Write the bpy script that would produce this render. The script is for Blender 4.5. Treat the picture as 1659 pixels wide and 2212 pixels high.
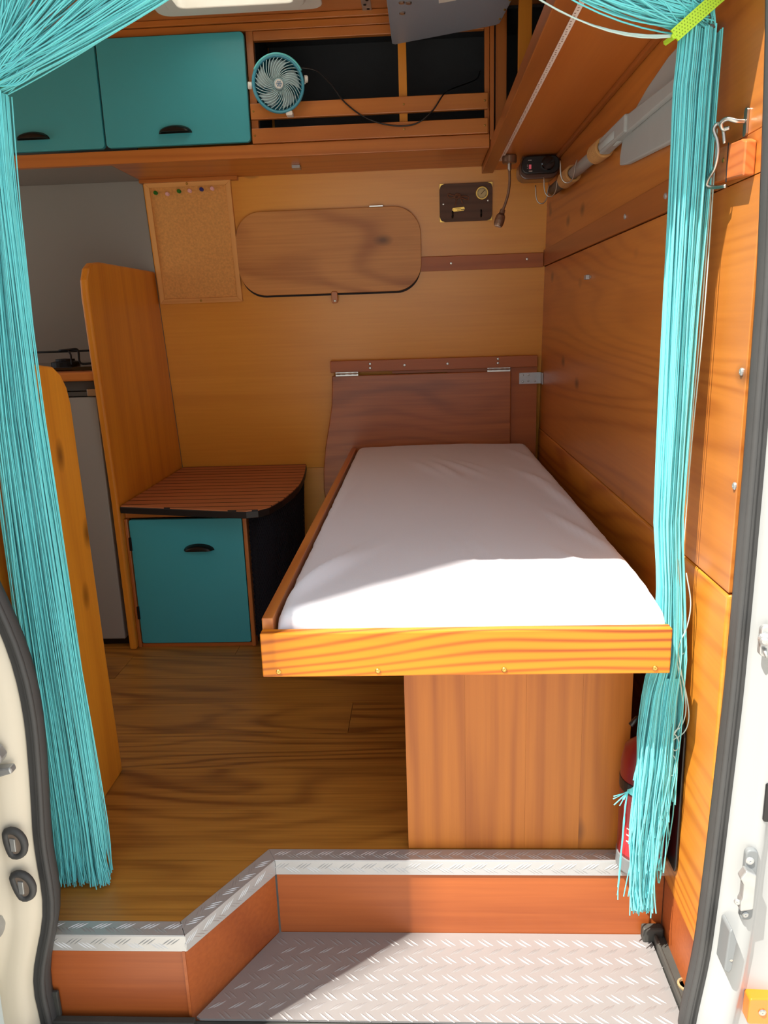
import bpy, bmesh, math, random
from mathutils import Vector, Matrix, noise
random.seed(7)
PI = math.pi
for o in list(bpy.data.objects):
    bpy.data.objects.remove(o)
S = bpy.context.scene
COL = S.collection

# ------------------------------------------------------------------ camera
pitch, yaw, roll = 0.24287, -0.05187, -0.03312
FPX = 1647.27
fw = Vector((math.sin(yaw)*math.cos(pitch), math.cos(yaw)*math.cos(pitch), -math.sin(pitch)))
rt = Vector((math.cos(yaw), -math.sin(yaw), 0))
up = rt.cross(fw)
r2 = rt*math.cos(roll) + up*math.sin(roll)
u2 = -rt*math.sin(roll) + up*math.cos(roll)
cam = bpy.data.cameras.new('camera')
cam.sensor_fit = 'VERTICAL'
cam.sensor_height = 36.0
cam.lens = FPX/2212*36.0
cam.clip_start = 0.02
co = bpy.data.objects.new('camera', cam)
COL.objects.link(co)
M = Matrix((r2, u2, -fw)).transposed().to_4x4()
M.translation = Vector((0, 0, 1.0))
co.matrix_world = M
S.camera = co

# ------------------------------------------------------------------ world, sun, exposure
w = bpy.data.worlds.new('sky')
S.world = w
w.use_nodes = True
bg = w.node_tree.nodes['Background']
bg.inputs[0].default_value = (0.89, 0.945, 1.0, 1)
bg.inputs[1].default_value = 1.15
sun = bpy.data.lights.new('sun', 'SUN')
sun.energy = 9.5
sun.angle = 0.009
sun.color = (1.0, 0.95, 0.86)
so = bpy.data.objects.new('sun', sun)
COL.objects.link(so)
SUND = Vector((1.27, 1.0, -2.95)).normalized()
so.rotation_euler = SUND.to_track_quat('-Z', 'Y').to_euler()
so.location = (-3, -3, 6)
S.view_settings.view_transform = 'Standard'
S.view_settings.look = 'None'
S.view_settings.gamma = 1
S.view_settings.use_curve_mapping = False
S.view_settings.exposure = 0.15

# ------------------------------------------------------------------ materials
def lin(c):
    return c/12.92 if c <= 0.04045 else ((c+0.055)/1.055)**2.4
def rgb(r, g, b):
    return (lin(r/255), lin(g/255), lin(b/255), 1)
MATS = {}
def base_mat(name):
    m = bpy.data.materials.new(name)
    m.use_nodes = True
    MATS[name] = m
    return m, m.node_tree, m.node_tree.nodes['Principled BSDF']
def plain(name, c, rough=0.5, metal=0.0, coat=0.0, bump=0.0, bscale=200, var=0.0, vscale=8, emit=None, sheen=0):
    m, nt, p = base_mat(name)
    N, L = nt.nodes, nt.links
    p.inputs['Base Color'].default_value = rgb(*c)
    p.inputs['Roughness'].default_value = rough
    p.inputs['Metallic'].default_value = metal
    p.inputs['Coat Weight'].default_value = coat
    p.inputs['Sheen Weight'].default_value = sheen
    tc = N.new('ShaderNodeTexCoord')
    if var > 0:
        n = N.new('ShaderNodeTexNoise'); n.inputs['Scale'].default_value = vscale; n.inputs['Detail'].default_value = 5
        L.new(tc.outputs['Object'], n.inputs['Vector'])
        mx = N.new('ShaderNodeMix'); mx.data_type = 'RGBA'
        cc = rgb(*c)
        mx.inputs[6].default_value = tuple(x*(1-var) for x in cc[:3])+(1,)
        mx.inputs[7].default_value = tuple(min(1, x*(1+var)) for x in cc[:3])+(1,)
        L.new(n.outputs['Fac'], mx.inputs[0]); L.new(mx.outputs[2], p.inputs['Base Color'])
    if bump > 0:
        n = N.new('ShaderNodeTexNoise'); n.inputs['Scale'].default_value = bscale; n.inputs['Detail'].default_value = 3
        L.new(tc.outputs['Object'], n.inputs['Vector'])
        b = N.new('ShaderNodeBump'); b.inputs['Strength'].default_value = bump; b.inputs['Distance'].default_value = 0.001
        L.new(n.outputs['Fac'], b.inputs['Height']); L.new(b.outputs[0], p.inputs['Normal'])
    if emit:
        p.inputs['Emission Color'].default_value = rgb(*c); p.inputs['Emission Strength'].default_value = emit
    return m

def wood(name, light, dark, axis='X', rough=0.38, ring=7.0, fig=2.2, contrast=0.8, knots=0.0, coat=0.25, fibre=0.35, stretch=0.1, knot_c=None, lines=30):
    m, nt, p = base_mat(name)
    N, L = nt.nodes, nt.links
    tc = N.new('ShaderNodeTexCoord')
    oi = N.new('ShaderNodeObjectInfo')
    off = N.new('ShaderNodeVectorMath'); off.operation = 'SCALE'
    off.inputs[0].default_value = (7.3, 11.1, 5.7)
    L.new(oi.outputs['Random'], off.inputs['Scale'])
    add = N.new('ShaderNodeVectorMath'); add.operation = 'ADD'
    L.new(tc.outputs['Object'], add.inputs[0]); L.new(off.outputs[0], add.inputs[1])
    def mapped(k):
        mp = N.new('ShaderNodeMapping')
        s = [1, 1, 1]; s['XYZ'.index(axis)] = k
        mp.inputs['Scale'].default_value = s
        L.new(add.outputs[0], mp.inputs['Vector'])
        return mp.outputs[0]
    v1 = mapped(stretch)
    n1 = N.new('ShaderNodeTexNoise'); n1.inputs['Scale'].default_value = fig; n1.inputs['Detail'].default_value = 2.5; n1.inputs['Roughness'].default_value = 0.45
    n1.inputs['Distortion'].default_value = 0.3
    L.new(v1, n1.inputs['Vector'])
    # growth rings: triangle-ish wave of the stretched noise
    mul = N.new('ShaderNodeMath'); mul.operation = 'MULTIPLY'; mul.inputs[1].default_value = ring*6.28
    L.new(n1.outputs['Fac'], mul.inputs[0])
    dt = N.new('ShaderNodeVectorMath'); dt.operation = 'DOT_PRODUCT'
    dt.inputs[1].default_value = {'X': (0.0, 0.7, 1.0), 'Y': (0.7, 0.0, 1.0), 'Z': (1.0, 0.8, 0.0)}[axis]
    L.new(add.outputs[0], dt.inputs[0])
    ml = N.new('ShaderNodeMath'); ml.operation = 'MULTIPLY_ADD'; ml.inputs[1].default_value = lines*6.28
    L.new(dt.outputs['Value'], ml.inputs[0]); L.new(mul.outputs[0], ml.inputs[2])
    sn = N.new('ShaderNodeMath'); sn.operation = 'SINE'; L.new(ml.outputs[0], sn.inputs[0])
    rm = N.new('ShaderNodeMapRange'); rm.inputs[1].default_value = -1; rm.inputs[2].default_value = 1
    L.new(sn.outputs[0], rm.inputs[0])
    pw = N.new('ShaderNodeMath'); pw.operation = 'POWER'; pw.inputs[1].default_value = 2.6
    L.new(rm.outputs[0], pw.inputs[0])
    n2 = N.new('ShaderNodeTexNoise'); n2.inputs['Scale'].default_value = 130; n2.inputs['Detail'].default_value = 4
    L.new(mapped(0.03), n2.inputs['Vector'])
    n3 = N.new('ShaderNodeTexNoise'); n3.inputs['Scale'].default_value = 3.0; n3.inputs['Detail'].default_value = 3
    L.new(mapped(0.35), n3.inputs['Vector'])
    # combine
    a = N.new('ShaderNodeMath'); a.operation = 'MULTIPLY'; a.inputs[1].default_value = contrast
    L.new(pw.outputs[0], a.inputs[0])
    am = N.new('ShaderNodeMapRange'); am.inputs[1].default_value = 0.35; am.inputs[2].default_value = 0.65
    am.inputs[3].default_value = contrast*0.45; am.inputs[4].default_value = contrast*1.3
    L.new(n3.outputs['Fac'], am.inputs[0]); L.new(am.outputs[0], a.inputs[1])
    b = N.new('ShaderNodeMath'); b.operation = 'MULTIPLY_ADD'; b.inputs[1].default_value = fibre
    L.new(n2.outputs['Fac'], b.inputs[0]); L.new(a.outputs[0], b.inputs[2])
    c = N.new('ShaderNodeMath'); c.operation = 'MULTIPLY_ADD'; c.inputs[1].default_value = 0.5
    L.new(n3.outputs['Fac'], c.inputs[0]); L.new(b.outputs[0], c.inputs[2])
    d = N.new('ShaderNodeMath'); d.operation = 'SUBTRACT'; d.inputs[1].default_value = 0.3; d.use_clamp = True
    L.new(c.outputs[0], d.inputs[0])
    mx = N.new('ShaderNodeMix'); mx.data_type = 'RGBA'
    mx.inputs[6].default_value = rgb(*light); mx.inputs[7].default_value = rgb(*dark)
    L.new(d.outputs[0], mx.inputs[0])
    out = mx.outputs[2]
    if knots > 0:
        vo = N.new('ShaderNodeTexVoronoi'); vo.inputs['Scale'].default_value = 9.0; vo.inputs['Randomness'].default_value = 1
        L.new(mapped(0.55), vo.inputs['Vector'])
        sx = N.new('ShaderNodeSeparateColor'); L.new(vo.outputs['Color'], sx.inputs[0])
        gt = N.new('ShaderNodeMath'); gt.operation = 'GREATER_THAN'; gt.inputs[1].default_value = 1-knots
        L.new(sx.outputs[0], gt.inputs[0])
        kr = N.new('ShaderNodeMapRange'); kr.inputs[1].default_value = 0.04; kr.inputs[2].default_value = 0.19
        kr.inputs[3].default_value = 1; kr.inputs[4].default_value = 0
        L.new(vo.outputs['Distance'], kr.inputs[0])
        km = N.new('ShaderNodeMath'); km.operation = 'MULTIPLY'; L.new(gt.outputs[0], km.inputs[0]); L.new(kr.outputs[0], km.inputs[1])
        km2 = N.new('ShaderNodeMath'); km2.operation = 'MULTIPLY'; km2.inputs[1].default_value = 0.75; L.new(km.outputs[0], km2.inputs[0])
        mk = N.new('ShaderNodeMix'); mk.data_type = 'RGBA'
        mk.inputs[7].default_value = rgb(*(knot_c or tuple(x*0.45 for x in dark)))
        L.new(km2.outputs[0], mk.inputs[0]); L.new(out, mk.inputs[6])
        out = mk.outputs[2]
    L.new(out, p.inputs['Base Color'])
    p.inputs['Roughness'].default_value = rough
    p.inputs['Coat Weight'].default_value = coat
    p.inputs['Coat Roughness'].default_value = 0.25
    bp = N.new('ShaderNodeBump'); bp.inputs['Strength'].default_value = 0.12; bp.inputs['Distance'].default_value = 0.001
    L.new(b.outputs[0], bp.inputs['Height']); L.new(bp.outputs[0], p.inputs['Normal'])
    return m

W_wallX = wood('ply_wall', (238, 166, 58), (206, 128, 36), 'X', ring=9, fig=1.6, contrast=0.28, fibre=0.45, knots=0.06, lines=5)
W_ceil = wood('ply_ceiling', (204, 132, 70), (176, 102, 48), 'X', ring=6, contrast=0.25, lines=4)
W_right = wood('pine_board_wall', (204, 126, 52), (152, 80, 28), 'Y', ring=26, fig=2.2, contrast=0.32, knots=0.55, lines=12, fibre=0.5)
W_rightlow = wood('pine_board_low', (224, 144, 48), (166, 82, 20), 'Y', ring=20, fig=2.4, contrast=0.42, knots=0.3, lines=22, fibre=0.5)
W_pineX = wood('pine_x', (240, 168, 56), (178, 88, 8), 'X', ring=24, fig=2.6, contrast=0.8, knots=0.15, stretch=0.2, lines=48)
W_pineY = wood('pine_y', (206, 128, 56), (162, 84, 30), 'Y', ring=16, contrast=0.4, knots=0.1, lines=30)
W_pineZ = wood('pine_z', (234, 156, 46), (188, 106, 24), 'Z', ring=12, fig=2.2, contrast=0.28, knots=0.5, lines=8, fibre=0.55)
W_boxZ = wood('pine_box_z', (196, 116, 34), (146, 72, 14), 'Z', rough=0.5, coat=0.06, ring=16, fig=2.6, contrast=0.4, knots=0.6, stretch=0.08, lines=24, fibre=0.55)
W_trim = wood('stained_trim_x', (184, 102, 42), (136, 68, 26), 'X', coat=0.04, rough=0.45, ring=12, contrast=0.35, knots=0.3, lines=16)
W_trimY = wood('stained_trim_y', (168, 96, 42), (126, 64, 26), 'Y', ring=12, contrast=0.3, lines=16)
W_trimZ = wood('stained_trim_z', (190, 114, 52), (146, 78, 32), 'Z', ring=14, contrast=0.4, lines=24)
W_slatX = wood('slat_pine_x', (202, 124, 54), (158, 84, 32), 'X', ring=12, contrast=0.3, lines=18)
W_cover = wood('mahogany_ply', (226, 160, 82), (172, 106, 46), 'X', ring=12, fig=2.0, contrast=0.6, stretch=0.55, rough=0.5, coat=0.1, fibre=0.7, lines=3, knots=0.08)
W_leaf = wood('dark_ply_leaf', (196, 114, 54), (138, 74, 32), 'X', ring=14, contrast=0.35, stretch=0.25, rough=0.36, coat=0.08, lines=12, fibre=0.8)
W_riser = wood('red_ply_riser', (180, 96, 42), (132, 58, 20), 'X', coat=0.08, ring=7.0, fig=1.2, contrast=0.4, rough=0.45, stretch=0.35, lines=2, fibre=0.7)
W_floor = wood('oak_floor', (206, 146, 60), (132, 82, 28), 'X', ring=16, fig=3.5, contrast=0.4, rough=0.42, coat=0.15, fibre=1.0, stretch=0.16, lines=10)
W_under = wood('shelf_under', (206, 122, 52), (170, 86, 30), 'Y', ring=7, contrast=0.25, rough=0.42, lines=4)
W_teak = wood('teak_slat', (188, 120, 76), (158, 90, 52), 'X', ring=3, contrast=0.3, rough=0.55, coat=0, lines=10)
W_plaque = wood('walnut_plaque', (98, 66, 46), (70, 44, 30), 'X', ring=10, contrast=0.5, rough=0.6, coat=0, lines=40)
W_cork_frame = wood('pale_pine_frame', (240, 180, 104), (212, 146, 72), 'Z', ring=8, contrast=0.35, rough=0.6, coat=0, lines=20)
W_bedfront = wood('pine_bed_front', (222, 132, 10), (150, 66, 2), 'X', rough=0.55, coat=0.04, ring=22, fig=2.6, contrast=0.8, knots=0.1, stretch=0.2, lines=55)
W_block = wood('block_pine', (208, 118, 58), (170, 80, 34), 'Y', ring=10, contrast=0.5, lines=70)

TEAL = plain('teal_paint', (64, 168, 180), 0.42, coat=0.15, var=0.04)
STR = plain('teal_string', (104, 214, 220), 0.6, var=0.12, vscale=40, sheen=0.3)
STR_W = plain('pale_string', (190, 214, 208), 0.7)
GREEN = plain('lime_webbing', (178, 220, 50), 0.6, bump=0.6, bscale=500)
GREENH = plain('lime_dark', (132, 164, 40), 0.7)
DARKMET = plain('dark_bronze', (52, 50, 48), 0.35, 0.8)
BLACK = plain('black_plastic', (18, 18, 20), 0.35)
RUBBER = plain('black_rubber', (66, 66, 66), 0.6, bump=0.3, bscale=90, var=0.15, vscale=20)
SILL = plain('worn_black_sill', (62, 62, 58), 0.6, var=0.35, vscale=25, bump=0.4, bscale=60)
LINER = plain('black_liner', (44, 48, 54), 0.75, var=0.3, vscale=14)
GREYP = plain('grey_panel', (142, 142, 138), 0.55, var=0.03)
FRIDGE = plain('grey_fridge', (150, 150, 144), 0.4)
FRIDGED = plain('dark_grey_strip', (78, 78, 76), 0.4)
SHEET = plain('white_sheet', (226, 224, 230), 0.85, bump=0.25, bscale=350, sheen=0.2)
ALU = plain('aluminium', (154, 150, 149), 0.5, 0.4, var=0.08, vscale=12)
ALU2 = plain('aluminium_nosing', (196, 196, 196), 0.42, 0.5, var=0.08, vscale=15)
STEEL = plain('steel', (190, 188, 182), 0.3, 1.0)
ZINC = plain('zinc', (182, 184, 184), 0.45, 0.7, var=0.15, vscale=60)
BRASS = plain('brass', (196, 160, 84), 0.3, 0.9)
BRASS_D = plain('dial_face', (206, 186, 130), 0.5)
CREAM = plain('cream_body', (212, 203, 184), 0.4, coat=0.2, var=0.03, vscale=9)
WHITE = plain('white_body', (162, 164, 164), 0.35, coat=0.25)
WPLAST = plain('white_plastic', (238, 236, 228), 0.4)
ORANGE = plain('orange_reflector', (245, 120, 24), 0.25, coat=0.6)
RED = plain('red_extinguisher', (184, 20, 34), 0.3, coat=0.5)
REDD = plain('red_cylinder', (120, 14, 20), 0.35, coat=0.4)
LETTER = plain('white_print', (236, 226, 222), 0.6)
GREYPL = plain('grey_cap', (120, 124, 126), 0.5)
OARG = plain('oar_grey', (164, 168, 166), 0.6, var=0.06, vscale=18)
ROPE = plain('jute_rope', (186, 138, 82), 0.9, bump=0.8, bscale=160, var=0.2, vscale=90)
TWINE = plain('brown_twine', (124, 84, 62), 0.9, bump=0.5, bscale=300)
CORK = plain('cork', (226, 166, 94), 0.9, bump=0.6, bscale=260, var=0.28, vscale=150)
PLATEG = plain('grey_steel_plate', (152, 164, 180), 0.45, 0.2)
LEDM = plain('led_strip', (252, 238, 228), 0.5)
LEDC = plain('led_chip', (176, 146, 130), 0.5)
LAMPM = plain('bronze_lamp', (140, 112, 92), 0.35, 0.6)
CHBROWN = plain('brown_housing', (92, 62, 48), 0.3, coat=0.4)
REDLED = plain('red_display', (214, 96, 110), 0.4, emit=0.25)
FANB = plain('fan_blue', (70, 160, 186), 0.35, coat=0.3)
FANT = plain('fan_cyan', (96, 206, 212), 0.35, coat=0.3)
FANW = plain('fan_blade', (176, 200, 206), 0.25, coat=0.3)
FANR = plain('fan_rib', (188, 222, 226), 0.3, coat=0.3)
SNOW = plain('snow_blue', (36, 120, 168), 0.5)
NET = plain('navy_net', (22, 22, 34), 0.9)
PINS = {'green': plain('pin_green', (40, 120, 40), 0.3), 'pink': plain('pin_pink', (240, 190, 190), 0.3), 'blue': plain('pin_blue', (50, 56, 130), 0.3)}
GAP = plain('dark_caulk_and_shade', (36, 26, 22), 0.7)
CONC = plain('concrete', (196, 190, 180), 0.9, var=0.08, vscale=3)
HOB = plain('black_hob', (16, 16, 18), 0.15, coat=0.5)
IRON = plain('iron_grate', (30, 30, 32), 0.5, 0.5)
# translucent roof-light pane
m, nt, p = base_mat('opal_acrylic')
tr = nt.nodes.new('ShaderNodeBsdfTranslucent'); tr.inputs[0].default_value = (0.9, 0.88, 0.84, 1)
df = nt.nodes.new('ShaderNodeBsdfDiffuse'); df.inputs[0].default_value = (0.8, 0.78, 0.74, 1)
mxs = nt.nodes.new('ShaderNodeMixShader'); mxs.inputs[0].default_value = 0.2
nt.links.new(tr.outputs[0], mxs.inputs[1]); nt.links.new(df.outputs[0], mxs.inputs[2])
nt.links.new(mxs.outputs[0], nt.nodes['Material Output'].inputs[0])
OPAL = m

# ------------------------------------------------------------------ helpers
WL = {}
def rootloc(o):
    return WL.get(o.name, Vector((0, 0, 0))) if o else Vector((0, 0, 0))
def obj(name, bm, mat, parent=None, bevel=0.0, smooth=False, local=False, seg=2, kind=None, label=None):
    me = bpy.data.meshes.new(name)
    if isinstance(bm, tuple):
        me.from_pydata(bm[0], [], bm[1])
    else:
        bmesh.ops.recalc_face_normals(bm, faces=bm.faces[:])
        bm.to_mesh(me); bm.free()
    me.materials.append(mat)
    o = bpy.data.objects.new(name, me)
    COL.objects.link(o)
    if parent:
        rl = rootloc(parent)
        o.parent = parent
        if not local:
            me.transform(Matrix.Translation(-rl))
        WL[o.name] = rl
    else:
        vs = [v.co for v in me.vertices]
        c = Vector(((min(v.x for v in vs)+max(v.x for v in vs))/2, (min(v.y for v in vs)+max(v.y for v in vs))/2, min(v.z for v in vs)))
        me.transform(Matrix.Translation(-c)); o.location = c
        WL[o.name] = c
    if bevel > 0:
        b = o.modifiers.new('bevel', 'BEVEL'); b.width = bevel; b.segments = seg; b.limit_method = 'ANGLE'; b.angle_limit = 0.7
    if smooth:
        me.shade_smooth()
    if kind: o['kind'] = kind
    if label: o['label'] = label
    return o
def tag(o, label, cat, group=None, kind=None):
    o['label'] = label; o['category'] = cat
    if group: o['group'] = group
    if kind: o['kind'] = kind
    return o
def thing(name, label, cat, loc, group=None, rot=None, kind=None):
    o = bpy.data.objects.new(name, None)
    o.empty_display_size = 0.05
    COL.objects.link(o)
    o.location = loc
    if rot: o.rotation_euler = rot
    WL[o.name] = Vector(loc)
    return tag(o, label, cat, group, kind)
def B(x0, x1, y0, y1, z0, z1, bm=None):
    bm = bm or bmesh.new()
    v = [bm.verts.new((x, y, z)) for x in (x0, x1) for y in (y0, y1) for z in (z0, z1)]
    for f in ((0, 1, 3, 2), (4, 6, 7, 5), (0, 4, 5, 1), (2, 3, 7, 6), (0, 2, 6, 4), (1, 5, 7, 3)):
        bm.faces.new([v[i] for i in f])
    return bm
def prism(pts, axis, a0, a1, bm=None):
    """pts: 2-D outline in the two other axes (in xyz order)"""
    bm = bm or bmesh.new()
    def P(p, a):
        return {'x': (a, p[0], p[1]), 'y': (p[0], a, p[1]), 'z': (p[0], p[1], a)}[axis]
    lo = [bm.verts.new(P(p, a0)) for p in pts]; hi = [bm.verts.new(P(p, a1)) for p in pts]
    bm.faces.new(lo[::-1]); bm.faces.new(hi)
    n = len(pts)
    for i in range(n):
        bm.faces.new((lo[i], lo[(i+1) % n], hi[(i+1) % n], hi[i]))
    return bm
def frame_of(d):
    d = Vector(d).normalized()
    a = Vector((0, 0, 1)) if abs(d.z) < 0.9 else Vector((1, 0, 0))
    u = d.cross(a).normalized(); v = d.cross(u).normalized()
    return d, u, v
def tube(pts, r, seg=8, bm=None, cap=True, closed=False):
    bm = bm or bmesh.new()
    pts = [Vector(p) for p in pts]
    n = len(pts); rings = []
    pu = None
    for i, p in enumerate(pts):
        if closed:
            d = pts[(i+1) % n]-pts[i-1]
        else:
            d = pts[min(i+1, n-1)]-pts[max(i-1, 0)]
        d.normalize()
        if pu is None:
            _, u, v = frame_of(d)
        else:
            u = (pu-d*pu.dot(d)).normalized(); v = d.cross(u)
        pu = u
        rr = r[i] if isinstance(r, (list, tuple)) else r
        rings.append([bm.verts.new(p+u*rr*math.cos(2*PI*k/seg)+v*rr*math.sin(2*PI*k/seg)) for k in range(seg)])
    m = n if closed else n-1
    for i in range(m):
        a, b = rings[i], rings[(i+1) % n]
        for k in range(seg):
            bm.faces.new((a[k], a[(k+1) % seg], b[(k+1) % seg], b[k]))
    if cap and not closed:
        bm.faces.new(rings[0][::-1]); bm.faces.new(rings[-1])
    return bm
def lathe(prof, origin, axis, seg=24, bm=None):
    """prof: (radius, height along axis)"""
    bm = bm or bmesh.new()
    d, u, v = frame_of(axis); o = Vector(origin)
    rings = []
    for r, h in prof:
        if r <= 1e-6:
            rings.append([bm.verts.new(o+d*h)])
        else:
            rings.append([bm.verts.new(o+d*h+u*r*math.cos(2*PI*k/seg)+v*r*math.sin(2*PI*k/seg)) for k in range(seg)])
    for a, b in zip(rings, rings[1:]):
        for k in range(seg):
            k2 = (k+1) % seg
            if len(a) == 1 and len(b) == 1: continue
            if len(a) == 1: bm.faces.new((a[0], b[k], b[k2]))
            elif len(b) == 1: bm.faces.new((a[k], a[k2], b[0]))
            else: bm.faces.new((a[k], a[k2], b[k2], b[k]))
    if len(rings[0]) > 1: bm.faces.new(rings[0][::-1])
    if len(rings[-1]) > 1: bm.faces.new(rings[-1])
    return bm
def screw(parent, p, n, r=0.0045, local=False, mat=None):
    """small pan-head screw with a cross slot; n points out of the surface"""
    d, u, v = frame_of(n)
    bm = lathe([(r, 0), (r, r*0.25), (r*0.72, r*0.5), (r*0.25, r*0.55), (0, r*0.3)], p, n, 12)
    return obj('screw', bm, mat or STEEL, parent, local=local, smooth=False)
def rrect(x0, x1, z0, z1, r, n=8):
    pts = []
    for cx, cz, a in ((x1-r, z1-r, 0), (x0+r, z1-r, PI/2), (x0+r, z0+r, PI), (x1-r, z0+r, 1.5*PI)):
        for k in range(n+1):
            t = a+PI/2*k/n
            pts.append((cx+r*math.cos(t), cz+r*math.sin(t)))
    return pts
def bez(p0, p1, p2, n):
    p0, p1, p2 = Vector(p0), Vector(p1), Vector(p2)
    return [p0*(1-t)**2+p1*2*t*(1-t)+p2*t*t for t in [i/(n-1) for i in range(n)]]
def interp(tab, z):
    """piecewise-linear table [(z, v), ...] ascending in z"""
    if z <= tab[0][0]: return tab[0][1]
    for (a, va), (b, vb) in zip(tab, tab[1:]):
        if z <= b: return va+(vb-va)*(z-a)/(b-a)
    return tab[-1][1]
def smooth_path(pts, n=6):
    """Catmull-Rom through pts"""
    pts = [Vector(p) for p in pts]; out = []
    P = [pts[0]*2-pts[1]]+pts+[pts[-1]*2-pts[-2]]
    for i in range(1, len(P)-2):
        a, b, c, d = P[i-1:i+3]
        for k in range(n):
            t = k/n
            out.append(0.5*((2*b)+(c-a)*t+(2*a-5*b+4*c-d)*t*t+(3*b-3*c+d-a)*t**3))
    out.append(pts[-1])
    return out

# ------------------------------------------------------------------ the room
XR = 0.443          # right wall face
XL = -1.90          # left end of the living space
ZC = 1.87           # ceiling
LEAN = 0.133
LA = math.atan(LEAN)
def wy(z):          # back wall surface
    return 2.90 if z < 0.465 else 2.90-(z-0.465)*LEAN

# outside ground
g = obj('ground', B(-12, 12, -12, 12, -0.72, -0.62), CONC)
tag(g, 'pale concrete ground outside the van', 'ground', kind='structure')

hd_ = Vector((1.27, 1.0, 0)).normalized(); hn_ = Vector((-hd_.y, hd_.x, 0)); hc_ = Vector((-2.64, -0.8, 0))  # unseen house, added to throw the diagonal shadow edge into the doorway
hq_ = [hc_, hc_+hn_*2.2, hc_+hn_*2.2-hd_*6, hc_-hd_*6]
bl = obj('shade_building', prism([(p.x, p.y) for p in hq_], 'z', -0.62, 7.6), plain('render_wall', (214, 206, 192), 0.9))
tag(bl, 'unseen pale house added to shade the left of the doorway', 'shade_building', kind='structure')

# floor with planks
fl = obj('floor', B(XL, XR, 1.30, 2.90, -0.06, -0.008), GAP)
tag(fl, 'brown oak-look plank floor of the van', 'floor', kind='structure')
obj('subfloor', prism([(XL, 1.105), (-0.433, 1.105), (-0.314, 1.30), (XL, 1.30)], 'z', -0.06, -0.008), GAP, fl)
ys = [1.099, 1.256, 1.413, 1.57, 1.727, 1.884, 2.041, 2.198, 2.355, 2.512, 2.669, 2.826, 2.90]
def dx(y): return -0.431+(y-1.098)/(1.286-1.098)*0.119
g0 = 0.0012
def plank(pts):
    obj('plank', prism(pts, 'z', -0.01, 0.0), W_floor, fl)
plank([(XL, ys[0]), (-1.2, ys[0]), (-1.2, ys[1]-g0), (XL, ys[1]-g0)])
plank([(-1.2+g0, ys[0]), (dx(ys[0]), ys[0]), (dx(ys[1]), ys[1]-g0), (-1.2+g0, ys[1]-g0)])
plank([(XL, ys[1]), (-0.93, ys[1]), (-0.93, ys[2]-g0), (XL, ys[2]-g0)])
plank([(-0.93+g0, ys[1]), (dx(ys[1]), ys[1]), (-0.312, 1.286), (XR, 1.286), (XR, ys[2]-g0), (-0.93+g0, ys[2]-g0)])
cuts = {2: [0.1], 3: [-0.929], 4: [-0.2], 5: [-1.1, 0.2], 6: [-0.925], 7: [-0.6], 8: [-1.2, 0.0], 9: [-0.7], 10: [0.1], 11: [-0.4]}
for i in range(2, 12):
    xs = [XL]+cuts[i]+[XR]
    for a, b in zip(xs, xs[1:]):
        plank([(a+g0, ys[i]), (b, ys[i]), (b, ys[i+1]-g0), (a+g0, ys[i+1]-g0)])

# back wall: lower panel, upper leaning panels
wb = obj('wall_back', prism([(2.92, -0.06), (2.98, -0.06), (2.98, 1.9), (wy(1.9)+0.02, 1.9), (2.92, 0.465)], 'x', XL, XR+0.03), GAP)
tag(wb, 'back wall of varnished orange plywood panels', 'wall', kind='structure')
obj('lower_panel', B(-0.93, XR, 2.901, 2.921, 0.0, 0.463), W_wallX, wb)
obj('upper_panel', prism([(2.90, 0.4645), (wy(ZC), ZC), (wy(ZC)+0.021, ZC), (2.921, 0.4645)], 'x', -0.932, XR), W_wallX, wb)
obj('grey_panel', prism([(2.90, 0.0), (2.90, 0.465), (wy(ZC), ZC), (wy(ZC)+0.021, ZC), (2.921, 0.465), (2.921, 0.0)], 'x', XL, -0.9335), GREYP, wb, label='grey painted kitchen panel')

# right wall boards
wr = obj('wall_right', B(XR+0.012, XR+0.04, 1.07, 2.95, -0.2, 1.9), GAP)
tag(wr, 'right wall of varnished knotty pine boards', 'wall', kind='structure')
obj('board', B(XR, XR+0.013, 1.075, 2.90, 1.2275, ZC), W_right, wr, bevel=0.001)
obj('board', B(XR, XR+0.013, 1.072, 2.90, 0.6015, 1.172), W_right, wr, bevel=0.0012)
obj('board', B(XR-0.001, XR+0.013, 1.07, 2.90, -0.035, 0.599), W_rightlow, wr, bevel=0.006, seg=3)
obj('board', B(XR+0.002, XR+0.013, 1.06, 1.30, -0.18, -0.038), W_riser, wr)
obj('board', B(XR, XR+0.013, 1.075, 1.2295, 1.1732, 1.2268), W_right, wr)
obj('wall_batten', B(XR-0.006, XR+0.012, 1.23, 2.80, 1.174, 1.2265), W_trimY, wr, bevel=0.0015)
for yy, zz in ((1.085, 0.919), (1.078, 0.76), (1.72, 1.2), (1.45, 1.2)):
    screw(wr, (XR-(0.006 if zz > 1.19 else 0), yy, zz), (-1, 0, 0), 0.0055, mat=ZINC)

# left end frame with an opening added for daylight, door-side wall and ceiling
wl = thing('wall_left', 'unseen left end frame with opening added to let daylight in', 'wall', (XL, 2.0, -0.2), kind='structure')
obj('frame_side', B(XL-0.04, XL, 1.0, 1.12, -0.2, 1.95), CREAM, wl)
obj('frame_side', B(XL-0.04, XL, 2.60, 2.95, -0.2, 1.95), CREAM, wl)
obj('frame_top', B(XL-0.04, XL, 1.12, 2.60, 1.72, 1.95), CREAM, wl)
obj('frame_bottom', B(XL-0.04, XL, 1.12, 2.60, -0.2, 0.85), CREAM, wl)
wf = thing('wall_front', 'van side wall around the door opening', 'wall', (-1.3, 1.08, -0.2), kind='structure')
obj('side_panel', B(XL, -0.745, 1.065, 1.09, -0.2, ZC), W_wallX, wf)
obj('header_panel', B(-0.745, XR+0.02, 1.055, 1.09, 1.652, ZC), W_trim, wf)
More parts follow.
